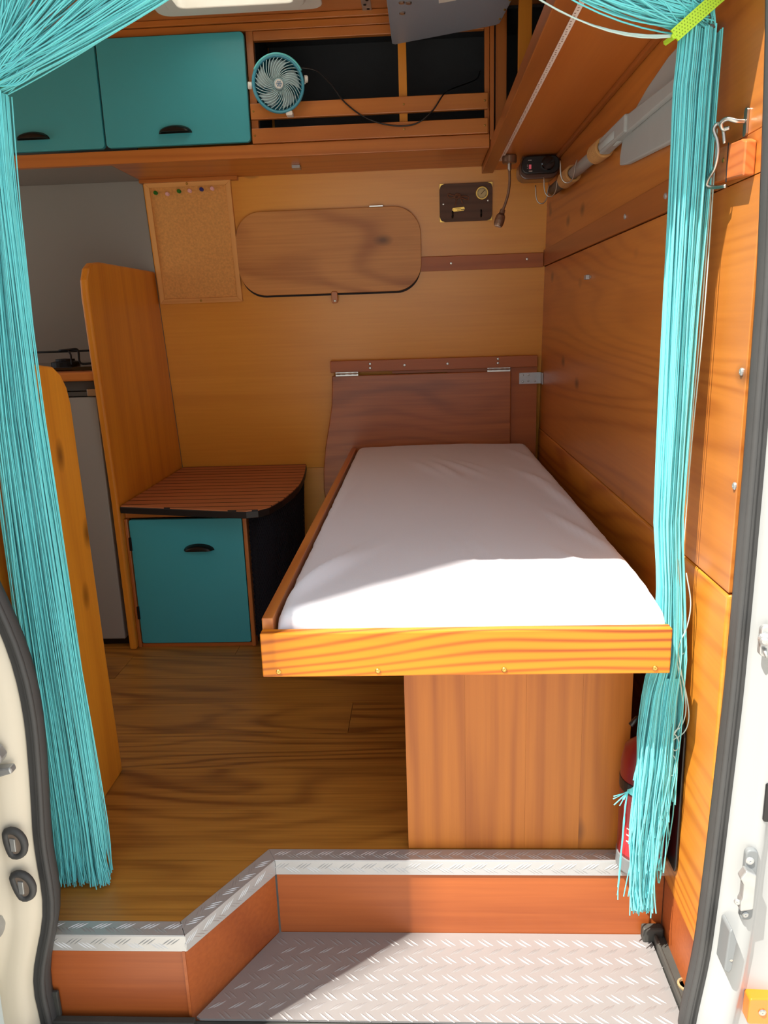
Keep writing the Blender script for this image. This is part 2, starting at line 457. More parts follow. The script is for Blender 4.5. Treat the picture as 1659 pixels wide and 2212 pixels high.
obj('header_skin', B(XL, 0.95, 0.99, 1.056, 1.66, 1.98), WHITE, wf, bevel=0.006)
obj('side_skin', B(XL-0.04, -0.93, 0.985, 1.064, -0.45, 1.66), CREAM, wf)
ce = thing('ceiling', 'brown plywood ceiling of the van', 'ceiling', (-0.7, 2.0, ZC), kind='structure')
VX0, VX1, VY0, VY1 = -0.655, -0.295, 1.93, 2.335
for nm, a in (('ceiling_panel', (XL, VX0, 1.05, 2.78)), ('ceiling_panel', (VX1, XR+0.02, 1.05, 2.78)), ('ceiling_panel', (VX0, VX1, 1.05, VY0)), ('ceiling_panel', (VX0, VX1, VY1, 2.78))):
    obj(nm, B(a[0], a[1], a[2], a[3], ZC, ZC+0.012), W_ceil, ce)
for a in ((XL-0.04, VX0-0.01, 0.99, 2.98), (VX1+0.01, 0.95, 0.99, 2.98), (VX0-0.01, VX1+0.01, 0.99, VY0-0.01), (VX0-0.01, VX1+0.01, VY1+0.01, 2.98)):
    obj('roof_skin', B(a[0], a[1], a[2], a[3], ZC+0.02, ZC+0.06), WHITE, ce)
rv = thing('roof_vent', 'cream plastic roof vent frame in the ceiling', 'roof vent', (-0.475, 2.13, ZC-0.03))
def ring_frame(x0, x1, y0, y1, t, z0, z1):
    bm = bmesh.new()
    o = rrect(x0, x1, y0, y1, 0.035, 6); i = rrect(x0+t, x1-t, y0+t, y1-t, 0.02, 6)
    n = len(o)
    V = [[bm.verts.new((p[0], p[1], z)) for p in q] for q, z in ((o, z1), (o, z0), (i, z0), (i, z1))]
    for a, b in ((0, 1), (1, 2), (2, 3), (3, 0)):
        for k in range(n):
            bm.faces.new((V[a][k], V[a][(k+1) % n], V[b][(k+1) % n], V[b][k]))
    return bm
obj('outer_frame', ring_frame(-0.705, -0.245, 1.88, 2.385, 0.045, ZC-0.018, ZC-0.0005), WPLAST, rv, bevel=0.004)
obj('inner_frame', ring_frame(-0.662, -0.288, 1.923, 2.342, 0.03, ZC-0.026, ZC+0.075), WPLAST, rv, bevel=0.003)
obj('pane', B(-0.68, -0.27, 1.90, 2.36, ZC+0.076, ZC+0.082), OPAL, rv)
ps = thing('perforated_strap', 'galvanised perforated strap hanging on the ceiling', 'strap', (-0.128, 2.3, ZC-0.004))
bm = B(-0.141, -0.115, 2.05, 2.485, ZC-0.004, ZC-0.001)
obj('strap', bm, ZINC, ps)
for k in range(9):
    obj('hole_rim', lathe([(0.0045, 0), (0.0045, 0.0012), (0.002, 0.0012), (0.002, 0)], (-0.128+(0.004 if k % 2 else -0.004), 2.47-k*0.03, ZC-0.004), (0, 0, -1), 10), IRON, ps)

# entry step: risers, nosings, tread plate
st = thing('entry_step', 'cranked door step with reddish plywood risers and aluminium nosings', 'step', (-0.1, 1.2, -0.2))
ZP = -0.165
P0, P1, P2, P3 = (-0.75, 1.066), (-0.418, 1.066), (-0.298, 1.254), (0.443, 1.254)
def riser(a, b, m):
    d = Vector((b[0]-a[0], b[1]-a[1])).normalized(); n = Vector((-d.y, d.x))*0.014
    o = Vector((-d.y, d.x))*0.003
    q = [(a[0]+o.x, a[1]+o.y), (b[0]+o.x, b[1]+o.y), (b[0]+n.x, b[1]+n.y), (a[0]+n.x, a[1]+n.y)]
    obj('riser', prism(q, 'z', -0.2, -0.004), m, st)
riser(P0, (P1[0]-0.004, P1[1]), W_riser); riser(P1, P2, W_riser); riser((P2[0]+0.001, P2[1]), P3, W_riser)
obj('corner_strip', B(-0.4255, -0.4205, 1.0655, 1.072, -0.19, -0.03), W_riser, st)
W_n = 0.032
def isect(a, b, c, d):
    x1, y1, x2, y2, x3, y3, x4, y4 = *a, *b, *c, *d
    k = (x1-x2)*(y3-y4)-(y1-y2)*(x3-x4)
    return (((x1*y2-y1*x2)*(x3-x4)-(x1-x2)*(x3*y4-y3*x4))/k, ((x1*y2-y1*x2)*(y3-y4)-(y1-y2)*(x3*y4-y3*x4))/k)
def offs(a, b, t):
    d = Vector((b[0]-a[0], b[1]-a[1])).normalized(); n = Vector((-d.y, d.x))*t
    return (a[0]+n.x, a[1]+n.y), (b[0]+n.x, b[1]+n.y)
L0 = offs(P0, P1, W_n); L1 = offs(P1, P2, W_n); L2 = offs(P2, P3, W_n)
Q1 = isect(*L0, *L1); Q2 = isect(*L1, *L2)
TH = 0.002
def lens_into(V, F, c, u, v, n, L, w, h):
    """one raised tread bar: a lens outline with a ridge"""
    base = len(V); K = 4
    c, u, v, n = Vector(c), Vector(u), Vector(v), Vector(n)
    top = []; s1 = []; s2 = []
    for k in range(2*K+1):
        t = -1+k/K
        ww = w*(1-t*t)
        top.append(len(V)); V.append(tuple(c+u*L*t+n*h*(1-t*t)))
        s1.append(len(V)); V.append(tuple(c+u*L*t+v*ww))
        s2.append(len(V)); V.append(tuple(c+u*L*t-v*ww))
    for k in range(2*K):
        F.append((s1[k], s1[k+1], top[k+1], top[k])); F.append((top[k], top[k+1], s2[k+1], s2[k]))
def treads(a, b, width, org_n, side, parent, pitchx=0.034):
    """tread bars along a nosing face; a->b 3-D edge, side = in-face direction, org_n = face normal"""
    a, b, side, nn = Vector(a), Vector(b), Vector(side).normalized(), Vector(org_n)
    d = (b-a); Ln = d.length; d.normalize()
    V, F = [], []
    k = 0; s = 0.012
    while s < Ln-0.012:
        ang = 0.65 if k % 2 == 0 else -0.65
        u = d*math.cos(ang)+side*math.sin(ang); v = d*-math.sin(ang)+side*math.cos(ang)
        off = width*(0.64 if k % 2 == 0 else 0.36)
        for j in (-1, 0, 1):
            lens_into(V, F, a+d*(s+j*0.0075)+side*off, u, v, nn, 0.0115, 0.0013, 0.0011)
        s += pitchx*0.62; k += 1
    obj('tread_bars', (V, F), ALU2, parent, kind='stuff')
def nosing(a, b, ia, ib):
    d = Vector((b[0]-a[0], b[1]-a[1], 0)).normalized(); n = Vector((-d.y, d.x, 0))
    bm = prism([a, b, ib, ia], 'z', 0.0, TH)
    e0 = (a[0], a[1]); e1 = (b[0], b[1])
    q = [e0, e1, (e1[0]+n.x*TH, e1[1]+n.y*TH), (e0[0]+n.x*TH, e0[1]+n.y*TH)]
    prism(q, 'z', -0.031, 0.0, bm)
    o = obj('nosing', bm, ALU2, st, bevel=0.0008)
    L = (Vector((b[0]-a[0], b[1]-a[1], 0))).length
    treads((a[0], a[1], TH), (b[0], b[1], TH), W_n, (0, 0, 1), n, o)
    treads((a[0], a[1], -0.031), (b[0], b[1], -0.031), 0.031, -n, (0, 0, 1), o)
nosing(P0, P1, L0[0], Q1); nosing((P1[0]+0.0008, P1[1]), P2, (Q1[0]+0.0008, Q1[1]), Q2); nosing(P2, P3, Q2, L2[1])
tp = thing('tread_plate', 'aluminium checker plate covering the lower door step', 'tread plate', (0, 1.16, ZP-0.003))
out = [(-0.412, 1.064), (-0.405, 1.060), (0.424, 1.060), (0.4215, 1.256), (-0.3, 1.256)]
obj('plate', prism(out, 'z', ZP-0.004, ZP), ALU, tp)
V, F = [], []
row = 0; y = 1.068
while y < 1.25:
    x = -0.40+(0.018 if row % 2 else 0)
    k = 0
    while x < 0.415:
        ang = 0.62 if (k+row) % 2 else -0.75
        ang = 0.65 if row % 2 else -0.7
        u = Vector((math.cos(ang), math.sin(ang), 0)); v = Vector((-u.y, u.x, 0))
        if x > -0.40+(y-1.064)*0.62:
            for j in (-1, 1):
                lens_into(V, F, (x+j*0.0045, y+j*0.0012, ZP), u, v, (0, 0, 1), 0.0135, 0.0022, 0.0013)
        x += 0.036; k += 1
    y += 0.0205; row += 1
obj('tread_bars', (V, F), ALU, tp, kind='stuff')

# black door sill
sl = thing('door_sill', 'worn black plastic sill along the bottom of the doorway', 'sill', (-0.1, 1.05, -0.2))
obj('front_strip', B(-0.72, 0.47, 1.0, 1.063, -0.215, ZP-0.006), SILL, sl, bevel=0.003)
obj('front_ridge', B(-0.70, -0.412, 1.046, 1.060, ZP-0.01, ZP+0.004), SILL, sl, bevel=0.002)
obj('side_strip', prism([(0.427, 1.05), (0.475, 1.05), (0.475, 1.06), (0.447, 1.29), (0.405, 1.29), (0.4245, 1.258)][0:3]+[(0.4435, 1.252), (0.4235, 1.252)], 'z', -0.2, ZP+0.012), SILL, sl, bevel=0.003)
obj('end_block', B(0.403, 0.4425, 1.235, 1.2535, ZP-0.0, ZP+0.03), SILL, sl, bevel=0.004)
obj('side_ridge', prism([(0.4245, 1.055), (0.4305, 1.055), (0.4285, 1.235), (0.4225, 1.235)], 'z', ZP+0.008, ZP+0.02), SILL, sl, bevel=0.002)
obj('corner_block', prism([(1.058, -0.165), (1.058, -0.12), (1.06, -0.112), (1.066, -0.112), (1.066, -0.165)], 'x', -0.70, -0.652), SILL, sl, bevel=0.002)
obj('drain_hole', lathe([(0.014, 0), (0.014, 0.004), (0.0105, 0.005), (0.0095, 0.001), (0, 0.001)], (0.447, 1.128, ZP+0.011), (0, 0, 1), 20), plain('rusty_hole', (150, 128, 92), 0.8, var=0.4, vscale=120), sl, smooth=False)
obj('sill_skin', B(-0.95, 0.95, 0.985, 1.05, -0.55, -0.216), WHITE, sl, bevel=0.01)

# ------------------------------------------------------------------ door pillars and seals
seal_L = [(-0.30, -0.675), (-0.158, -0.670), (-0.08, -0.676), (-0.003, -0.655), (0.05, -0.636), (0.10, -0.630), (0.20, -0.632), (0.30, -0.622), (0.42, -0.613), (0.51, -0.617), (0.58, -0.632), (0.68, -0.662), (0.85, -0.70), (1.1, -0.722), (1.4, -0.728), (1.66, -0.72)]
seal_R = [(-0.30, 0.42), (-0.15, 0.425), (-0.01, 0.441), (0.13, 0.447), (0.30, 0.452), (0.45, 0.456), (0.6, 0.457), (0.8, 0.457), (1.04, 0.455), (1.26, 0.445), (1.36, 0.439), (1.66, 0.41)]
def seal(tab, sgn, label):
    t = thing('door_seal', label, 'seal', (tab[0][1], 1.05, tab[0][0]))
    zs = [tab[0][0]+(tab[-1][0]-tab[0][0])*i/60 for i in range(61)]
    def smoothx(z):
        return sum(interp(tab, z+k*0.012) for k in range(-3, 4))/7
    bm = bmesh.new(); prev = None
    prof = [(-0.010, 0.016), (-0.013, 0.004), (-0.009, -0.008), (-0.002, -0.013), (0.003, -0.006), (0.008, -0.011), (0.012, -0.004), (0.012, 0.014)]
    for z in zs:
        x = smoothx(z)
        ring = [bm.verts.new((x+a*-sgn, 1.052+b, z)) for a, b in prof]
        if prev:
            for k in range(len(prof)-1):
                bm.faces.new((prev[k], prev[k+1], ring[k+1], ring[k]))
            bm.faces.new((prev[-1], prev[0], ring[0], ring[-1]))
        prev = ring
    obj('seal_strip', bm, RUBBER, t, smooth=True)
    bm = tube([(smoothx(z)+sgn*0.006, 1.0435, z) for z in zs], 0.005, 8)
    obj('bulb', bm, RUBBER, t, smooth=True)
    return smoothx
sxL = seal(seal_L, 1, 'black rubber seal curving round the cream pillar')
sxR = seal(seal_R, -1, 'black rubber seal running down the white pillar')
def pillar(name, sx, sgn, offs_, mat, label, z0, z1):
    t = thing(name, label, 'pillar', (sx(0)+sgn*0.1, 1.0, z0))
    bm = bmesh.new(); prev = None
    n = 70
    for i in range(n+1):
        z = z0+(z1-z0)*i/n
        x = sx(z)
        ring = []
        for a, y in offs_(z):
            ring.append(bm.verts.new((x+sgn*a if a < 0.25 else sgn*0.95, y, z)))
        if prev:
            for k in range(len(ring)-1):
                bm.faces.new((prev[k], prev[k+1], ring[k+1], ring[k]))
        prev = ring
    o = obj('pillar_skin', bm, mat, t, smooth=True)
    sd = o.modifiers.new('thick', 'SOLIDIFY'); sd.thickness = 0.002
    return t
def offL(z):
    return [(0.006, 1.064), (0.010, 1.046), (0.016, 1.034), (0.026, 1.026), (0.045, 1.021), (0.058, 1.018), (0.064, 1.010), (0.075, 1.004), (0.12, 1.0), (0.3, 0.99)]
pl = pillar('door_pillar', sxL, -1, offL, CREAM, 'cream painted rear door pillar with two rubber sockets', -0.3, 1.66)
def offR(z):
    k = 0.5+0.5*math.tanh((z-0.12)/0.03)
    e = 0.006*k
    r = 0.010*(math.exp(-((z-0.02)/0.012)**2)+math.exp(-((z-0.26)/0.012)**2))
    return [(0.006, 1.064), (0.009, 1.045), (0.014, 1.035), (0.022+e, 1.031), (0.029+e, 1.022), (0.036+e, 1.018), (0.05, 1.016), (0.055, 1.022+r*.4), (0.062, 1.026+r*.4), (0.10, 1.024+r*.4), (0.14, 1.02), (0.3, 1.0)]
prr = pillar('door_pillar', sxR, 1, offR, WHITE, 'white painted front door pillar with strikers and orange reflector', -0.3, 1.66)
# two D-shaped rubber sockets in the left pillar
def socket(x, y, z, tilt):
    def dpts(r):
        pts = []
        for k in range(20):
            a = 2*PI*k/20
            px = 0.020*r*math.cos(a); pz = 0.027*r*math.sin(a)
            if px < -0.009*r: px = -0.009*r-(abs(px)-0.009*r)*0.25
            pts.append((x+px*math.cos(tilt)-pz*math.sin(tilt), z+px*math.sin(tilt)+pz*math.cos(tilt)))
        return pts
    bm = tube([(a, y-0.001, b) for a, b in dpts(0.86)], 0.0058, 8, closed=True)
    s = obj('rubber_socket', bm, RUBBER, pl, smooth=True)
    obj('socket_base', prism(dpts(0.8), 'y', y-0.0035, y+0.004), plain('socket_steel', (132, 118, 106), 0.5, 0.3, var=0.3, vscale=60), s)
    obj('socket_latch', prism([(x-0.004, z-0.012), (x+0.004, z-0.013), (x+0.005, z+0.010), (x-0.004, z+0.011)], 'y', y-0.006, y-0.003), ZINC, s, bevel=0.001)
    return s
socket(-0.655, 1.016, 0.222, 0.12)
socket(-0.6535, 1.016, 0.143, 0.25)
# striker plates at the left edge
lt = obj('striker_bracket', prism([(-0.75, 0.352), (-0.645, 0.372), (-0.640, 0.382), (-0.648, 0.398), (-0.75, 0.385)], 'y', 0.995, 1.018), ZINC, pl, bevel=0.004)
obj('bracket_plate', prism([(-0.75, 0.315), (-0.632, 0.352), (-0.634, 0.362), (-0.75, 0.35)], 'y', 1.004, 1.02), ZINC, pl, bevel=0.003)
screw(lt, (-0.668, 1.003, 0.348), (0, -1, 0), 0.007)
obj('striker_post', tube([(-0.75, 1.0, 0.075), (-0.692, 1.0, 0.078)], 0.016, 14), ZINC, pl, smooth=False)
obj('lower_flange', prism([(-0.9, -0.3), (-0.716, -0.3), (-0.708, -0.05), (-0.70, 0.02), (-0.715, 0.05), (-0.9, 0.05)], 'y', 0.968, 0.998), plain('pale_blue_paint', (212, 228, 230), 0.3, coat=0.4), pl, bevel=0.006)
# right pillar fittings
k1 = obj('door_stop', prism(rrect(0.468, 0.484, 0.528, 0.574, 0.007), 'y', 1.012, 1.022), ZINC, prr, bevel=0.002)
obj('stop_knob', lathe([(0.009, 0), (0.009, 0.006), (0.006, 0.009), (0.006, 0.013), (0.003, 0.015), (0, 0.015)], (0.474, 1.013, 0.556), (-0.5, -1, 0), 16), ZINC, k1, smooth=False)
obj('stop_hook', tube([(0.474, 1.010, 0.541), (0.472, 1.004, 0.538), (0.474, 1.002, 0.533), (0.478, 1.008, 0.532)], 0.0026, 8), ZINC, k1, smooth=True)
k2 = obj('lock_striker', prism(rrect(0.474, 0.493, 0.092, 0.216, 0.008), 'y', 1.008, 1.018), GREYPL, prr, bevel=0.002)
obj('striker_body', prism([(0.464, 0.176), (0.472, 0.190), (0.487, 0.182), (0.487, 0.122), (0.468, 0.118), (0.467, 0.135), (0.4695, 0.142), (0.4695, 0.165)], 'y', 0.996, 1.010), ZINC, k2, bevel=0.002)
screw(k2, (0.480, 1.008, 0.199), (0, -1, 0), 0.0065, mat=ZINC)
screw(k2, (0.465, 1.002, 0.131), (-0.6, -1, 0), 0.005, mat=ZINC)
screw(k2, (0.481, 1.008, 0.103), (0, -1, 0), 0.005, mat=ZINC)
k3 = obj('bumper_block', prism([(0.452, 0.010), (0.460, 0.004), (0.464, 0.012), (0.468, 0.062), (0.459, 0.086), (0.455, 0.082)], 'y', 0.996, 1.03), GREYPL, prr, bevel=0.002)
screw(k3, (0.461, 0.996, 0.03), (0, -1, 0), 0.0025)
obj('latch_recess', prism(rrect(0.496, 0.56, 0.262, 0.326, 0.004), 'y', 1.012, 1.03), BLACK, prr, bevel=0.001)
k4 = obj('side_reflector', prism(rrect(0.499, 0.62, -0.101, -0.052, 0.005), 'y', 1.004, 1.026), ORANGE, prr, bevel=0.002, label='orange side reflector')
screw(k4, (0.520, 1.004, -0.076), (0, -1, 0), 0.006)
# unseen open sliding door, added to shade the left of the doorway
dr = thing('door_1', 'unseen white sliding door added beside the doorway for its shade', 'door', (-1.3, 0.81, -0.4), kind='structure')
bm = prism([(-1.95, -0.42), (-0.672, -0.42), (-0.668, -0.36), (-0.668, 1.60), (-0.68, 1.66), (-1.95, 1.66)], 'y', 0.75, 0.86)
obj('door_skin', bm, WHITE, dr, bevel=0.012)
obj('door_handle', B(-0.86, -0.70, 0.727, 0.75, 0.55, 0.585), BLACK, dr, bevel=0.006)
obj('door_edge_seal', tube([(-0.668, 0.85, -0.36), (-0.668, 0.85, 1.6)], 0.006, 8), RUBBER, dr)

# ------------------------------------------------------------------ overhead cupboard along the back wall
oc = thing('overhead_cupboard', 'long wooden overhead cupboard with teal doors and open cubby', 'cupboard', (-0.55, 2.6, 1.49))
YF = 2.46
obj('bottom_board', B(-0.9335, 0.2195, YF+0.012, wy(1.5)-0.002, 1.4965, 1.515), W_slatX, oc)
obj('bottom_board', B(XL, -0.9345, YF+0.012, wy(1.5)-0.002, 1.4965, 1.515), GREYP, oc, label='grey painted underside')
obj('front_rail', B(XL, 0.2195, YF-0.012, YF+0.011, 1.491, 1.528), W_slatX, oc, bevel=0.002)
obj('top_rail', B(XL, 0.232, YF-0.004, YF+0.016, 1.832, 1.852), W_slatX, oc, bevel=0.0015)
obj('top_rail', B(XL, 0.232, YF-0.010, YF+0.016, 1.8535, ZC-0.001), W_slatX, oc, bevel=0.0015)
obj('cubby_top_rail', B(-0.462, 0.205, YF-0.002, YF+0.016, 1.806, 1.831), W_slatX, oc, bevel=0.0015)
obj('stile', B(-0.483, -0.4625, YF-0.003, YF+0.016, 1.529, 1.8315), W_trimZ, oc, bevel=0.001)
obj('stile', B(0.2055, 0.2195, YF-0.003, YF+0.016, 1.529, 1.8315), W_trimZ, oc, bevel=0.001)
obj('stile', B(0.2205, 0.232, YF-0.013, YF+0.016, 1.512, 1.8315), W_trimZ, oc, bevel=0.001)
obj('middle_post', B(-0.0435, -0.0195, YF+0.001, YF+0.016, 1.529, 1.806), W_pineZ, oc, bevel=0.001)
for z0, z1 in ((1.594, 1.637), (1.529, 1.570)):
    s = obj('slat', B(-0.481, 0.2145, YF-0.019, YF-0.0035, z0, z1), W_slatX, oc, bevel=0.002)
    for x in (-0.03, 0.205, -0.472):
        screw(s, (x, YF-0.019, (z0+z1)/2), (0, -1, 0), 0.003, mat=BRASS)
for x0, x1 in ((-1.40, -0.9265), (-0.9205, -0.4855)):
    d = obj('door', prism(rrect(x0, x1, 1.534, 1.826, 0.012), 'y', YF-0.022, YF-0.005), TEAL, oc, bevel=0.002)
    hx = -1.14 if x0 < -1 else -0.708
    def cup_handle(parent, x, y, z, s=1.0):
        """half-dome cup pull"""
        bm = bmesh.new(); R = []
        n, m = 14, 6
        for i in range(m+1):
            ph = (PI/2)*i/m
            ring = []
            for k in range(n+1):
                th = PI*k/n
                px = 0.048*s*math.cos(th)*(math.cos(ph)*0.25+0.75 if False else 1)*math.cos(ph*0.55)
                pz = 0.020*s*math.sin(th)*math.cos(ph*0.80)
                py = -0.022*s*math.sin(ph)
                ring.append(bm.verts.new((x+px, y+py, z+pz)))
            R.append(ring)
        for a, b in zip(R, R[1:]):
            for k in range(n):
                bm.faces.new((a[k], a[k+1], b[k+1], b[k]))
        c = [v for v in R[-1]]
        bm.faces.new(c)
        o = obj('cup_handle', bm, DARKMET, parent, smooth=False)
        sd = o.modifiers.new('t', 'SOLIDIFY'); sd.thickness = 0.0025
        obj('handle_flange', prism([(x+0.050*s*math.cos(PI*q_/16), z-0.0015+0.0225*s*math.sin(PI*q_/16)) for q_ in range(17)], 'y', y-0.002, y-0.0003), DARKMET, o)
        return o
    cup_handle(d, hx, YF-0.022, 1.567)
# carcass: black lined cubby
obj('cubby_back', prism([(wy(1.5)-0.012, 1.516), (wy(ZC)-0.012, ZC-0.002), (wy(ZC)-0.004, ZC-0.002), (wy(1.5)-0.004, 1.516)], 'x', -0.46, 0.425), LINER, oc)
obj('cubby_floor', B(-0.46, 0.219, YF+0.017, 2.755, 1.5155, 1.52), LINER, oc)
obj('cubby_top', B(-0.46, 0.425, YF+0.017, 2.69, ZC-0.010, ZC-0.002), LINER, oc)
obj('cubby_side', B(-0.475, -0.461, YF+0.017, 2.69, 1.516, ZC-0.001), LINER, oc)
obj('underside_clip', B(-0.392, -0.366, 2.60, 2.635, 1.487, 1.4963), ZINC, oc, bevel=0.001)
obj('underside_batten', B(-0.935, -0.6, 2.735, 2.762, 1.4855, 1.496), W_slatX, oc)

# ------------------------------------------------------------------ overhead shelf along the right wall
rs = thing('side_shelf', 'wooden overhead shelf with raised lip along the right wall', 'shelf', (0.33, 2.0, 1.475))
ZS = 1.484
obj('shelf_board', B(0.26, XR-0.0005, 1.25, wy(ZS)-0.003, ZS, ZS+0.014), W_under, rs)
obj('shelf_lip', B(0.2215, 0.2595, 1.28, wy(1.476)-0.004, 1.474, 1.51), W_trimY, rs, bevel=0.002)
obj('corner_fillet', B(XR-0.012, XR-0.0008, 1.25, 2.70, ZS-0.012, ZS-0.0005), W_trimY, rs, bevel=0.002)
obj('shelf_post', B(0.236, 0.266, 2.43, 2.448, 1.5105, ZC-0.001), W_trimZ, rs, bevel=0.001)
obj('shelf_post', B(0.270, 0.303, 2.19, 2.21, 1.4985, ZC-0.001), W_pineZ, rs, bevel=0.001)
obj('shelf_back_liner', B(XR-0.006, XR-0.001, 1.25, 2.70, 1.50, ZC-0.002), LINER, rs)
obj('shelf_floor_liner', B(0.305, XR-0.007, 1.25, 2.70, 1.499, 1.502), LINER, rs)
led = thing('led_strip', 'white LED strip stuck under the side shelf lip', 'light strip', (0.265, 2.0, 1.48))
obj('tape', B(0.2605, 0.2725, 1.30, 2.60, 1.4805, 1.4838), LEDM, led)
V, F = [], []
for k in range(110):
    y = 1.31+k*0.0117
    b0 = len(V)
    xx = 0.2642+(k % 3)*0.001
    for px, py in ((xx, y), (xx+0.003, y), (xx+0.003, y+0.004), (xx, y+0.004)):
        V.append((px, py, 1.4801)); 
    for px, py in ((xx, y), (xx+0.003, y), (xx+0.003, y+0.004), (xx, y+0.004)):
        V.append((px, py, 1.4806))
    F += [(b0, b0+1, b0+2, b0+3), (b0, b0+4, b0+5, b0+1), (b0+1, b0+5, b0+6, b0+2), (b0+2, b0+6, b0+7, b0+3), (b0+3, b0+7, b0+4, b0)]
obj('led_chips', (V, F), LEDC, led, kind='stuff')

# hanging grey steel plate under the ceiling
gp = thing('steel_plate', 'grey steel plate with bolts hung below the ceiling', 'plate', (0.08, 2.2, 1.76))
pts = [(-0.066, 1.86), (-0.0615, 2.09), (-0.058, 2.395), (-0.050, 2.403), (0.222, 2.296), (0.231, 2.285), (0.246, 2.13), (0.26, 1.86)]
obj('plate', prism(pts, 'z', 1.76, 1.768), PLATEG, gp, bevel=0.0015)
for x, y in ((-0.025, 2.176), (-0.025, 2.11), (-0.008, 2.115)):
    obj('bolt', lathe([(0.008, 0), (0.008, 0.002), (0.006, 0.004), (0, 0.004)], (x, y, 1.76), (0, 0, -1), 10), STEEL, gp)
obj('sticker', prism([(0.062, 2.05), (0.105, 2.04), (0.108, 2.115), (0.066, 2.128)], 'z', 1.7585, 1.7599), WPLAST, gp)
for x, y in ((0.232, 2.25), (0.238, 2.19), (0.244, 2.13)):
    obj('rivet', lathe([(0.003, 0), (0.003, 0.003), (0, 0.004)], (x-0.004, y, 1.76), (0, 0, -1), 8), BRASS, gp)
for x in (0.0, 0.17):
    obj('hanger', B(x, x+0.03, 1.98, 2.0, 1.768, ZC-0.0005), PLATEG, gp)

# ------------------------------------------------------------------ tall divider board, kitchen
dv = obj('divider_board', prism([(2.247, 0.0), (2.240, 0.5), (2.205, 1.10), (2.210, 1.145), (2.232, 1.178), (2.262, 1.194), (2.32, 1.201), (wy(1.2)-0.001, 1.203), (2.899, 0.465), (2.899, 0.0)], 'x', -0.955, -0.932), W_pineZ, bevel=0.007, seg=3)
tag(dv, 'tall orange pine divider board with rounded top between fridge and seat', 'divider')
fd = obj('divider_board', prism([(1.095, 0.0), (1.562, 0.0), (1.552, 0.30), (1.541, 0.86), (1.532, 0.895), (1.512, 0.922), (1.485, 0.938), (1.42, 0.946), (1.095, 0.952)], 'x', -0.736, -0.714), W_pineZ, bevel=0.006, seg=3)
tag(fd, 'low orange pine divider board behind the left string curtain', 'divider')
fr = thing('fridge', 'grey built-in fridge below the kitchen worktop', 'fridge', (-1.25, 2.55, 0.0))
obj('body', B(-1.55, -0.965, 2.305, 2.83, 0.03, 0.845), FRIDGED, fr)
obj('door', B(-1.55, -0.975, 2.272, 2.302, 0.028, 0.812), FRIDGE, fr, bevel=0.004)
obj('control_strip', B(-1.55, -0.975, 2.278, 2.302, 0.815, 0.828), FRIDGED, fr, bevel=0.001)
obj('top_panel', B(-1.55, -0.968, 2.285, 2.303, 0.831, 0.858), FRIDGED, fr)
obj('hinge', B(-0.997, -0.968, 2.262, 2.278, 0.815, 0.836), STEEL, fr, bevel=0.002)
obj('plinth', B(-1.55, -0.968, 2.30, 2.33, 0.0, 0.03), BLACK, fr)
ct = obj('worktop', B(XL, -0.957, 2.245, wy(0.89)-0.001, 0.861, 0.888), W_slatX, bevel=0.006)
tag(ct, 'wood edged kitchen worktop above the fridge', 'worktop')
hb = thing('gas_hob', 'black gas hob with wire pan support on the worktop', 'hob', (-1.15, 2.5, 0.888))
obj('glass_top', B(-1.45, -0.985, 2.33, 2.76, 0.889, 0.899), HOB, hb, bevel=0.003)
obj('pan_support', tube(smooth_path([(-1.13, 2.40, 0.948), (-1.09, 2.40, 0.951), (-1.073, 2.40, 0.951), (-1.068, 2.40, 0.942), (-1.066, 2.40, 0.908), (-1.03, 2.40, 0.906), (-1.0, 2.40, 0.903)], 4), 0.0035, 8), IRON, hb, smooth=True)
obj('pan_support', tube([(-1.10, 2.40, 0.95), (-1.094, 2.40, 0.935), (-1.094, 2.40, 0.905)], 0.003, 8), IRON, hb)
obj('pan_support', tube(smooth_path([(-1.35, 2.62, 0.94), (-1.07, 2.62, 0.94), (-1.064, 2.62, 0.93), (-1.062, 2.62, 0.905)], 4), 0.0035, 8), IRON, hb, smooth=True)
obj('burner', lathe([(0.045, 0), (0.045, 0.010), (0.03, 0.014), (0.03, 0.02), (0, 0.022)], (-1.16, 2.5, 0.899), (0, 0, 1), 24), IRON, hb)
obj('hob_rim', B(-1.06, -0.985, 2.325, 2.329, 0.889, 0.90), HOB, hb)

# ------------------------------------------------------------------ seat cabinet
sc = thing('seat_cabinet', 'low seat cabinet with teal door and slatted teak top', 'cabinet', (-0.72, 2.55, 0.0))
YC = 2.285
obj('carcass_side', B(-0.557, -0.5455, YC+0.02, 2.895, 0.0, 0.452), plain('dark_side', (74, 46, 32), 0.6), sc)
obj('top_rail', B(-0.931, -0.5455, YC-0.005, YC+0.015, 0.432, 0.453), W_slatX, sc, bevel=0.0015)
obj('left_stile', B(-0.931, -0.921, YC-0.020, YC+0.015, 0.0, 0.4315), W_trimZ, sc, bevel=0.002)
obj('right_stile', B(-0.5585, -0.5455, YC-0.020, YC+0.015, 0.0, 0.4315), W_trimZ, sc, bevel=0.003)
obj('bottom_rail', B(-0.9205, -0.559, YC-0.012, YC+0.015, 0.0, 0.011), W_trim, sc)
d = obj('door', prism(rrect(-0.9185, -0.5615, 0.0135, 0.4275, 0.007), 'y', YC-0.016, YC), TEAL, sc, bevel=0.0015)
cup_handle(d, -0.703, YC-0.016, 0.327, 0.97)
for z in (0.35, 0.12):
    obj('hinge', B(-0.9245, -0.915, YC-0.020, YC-0.0165, z-0.022, z+0.022), IRON, sc, bevel=0.001)
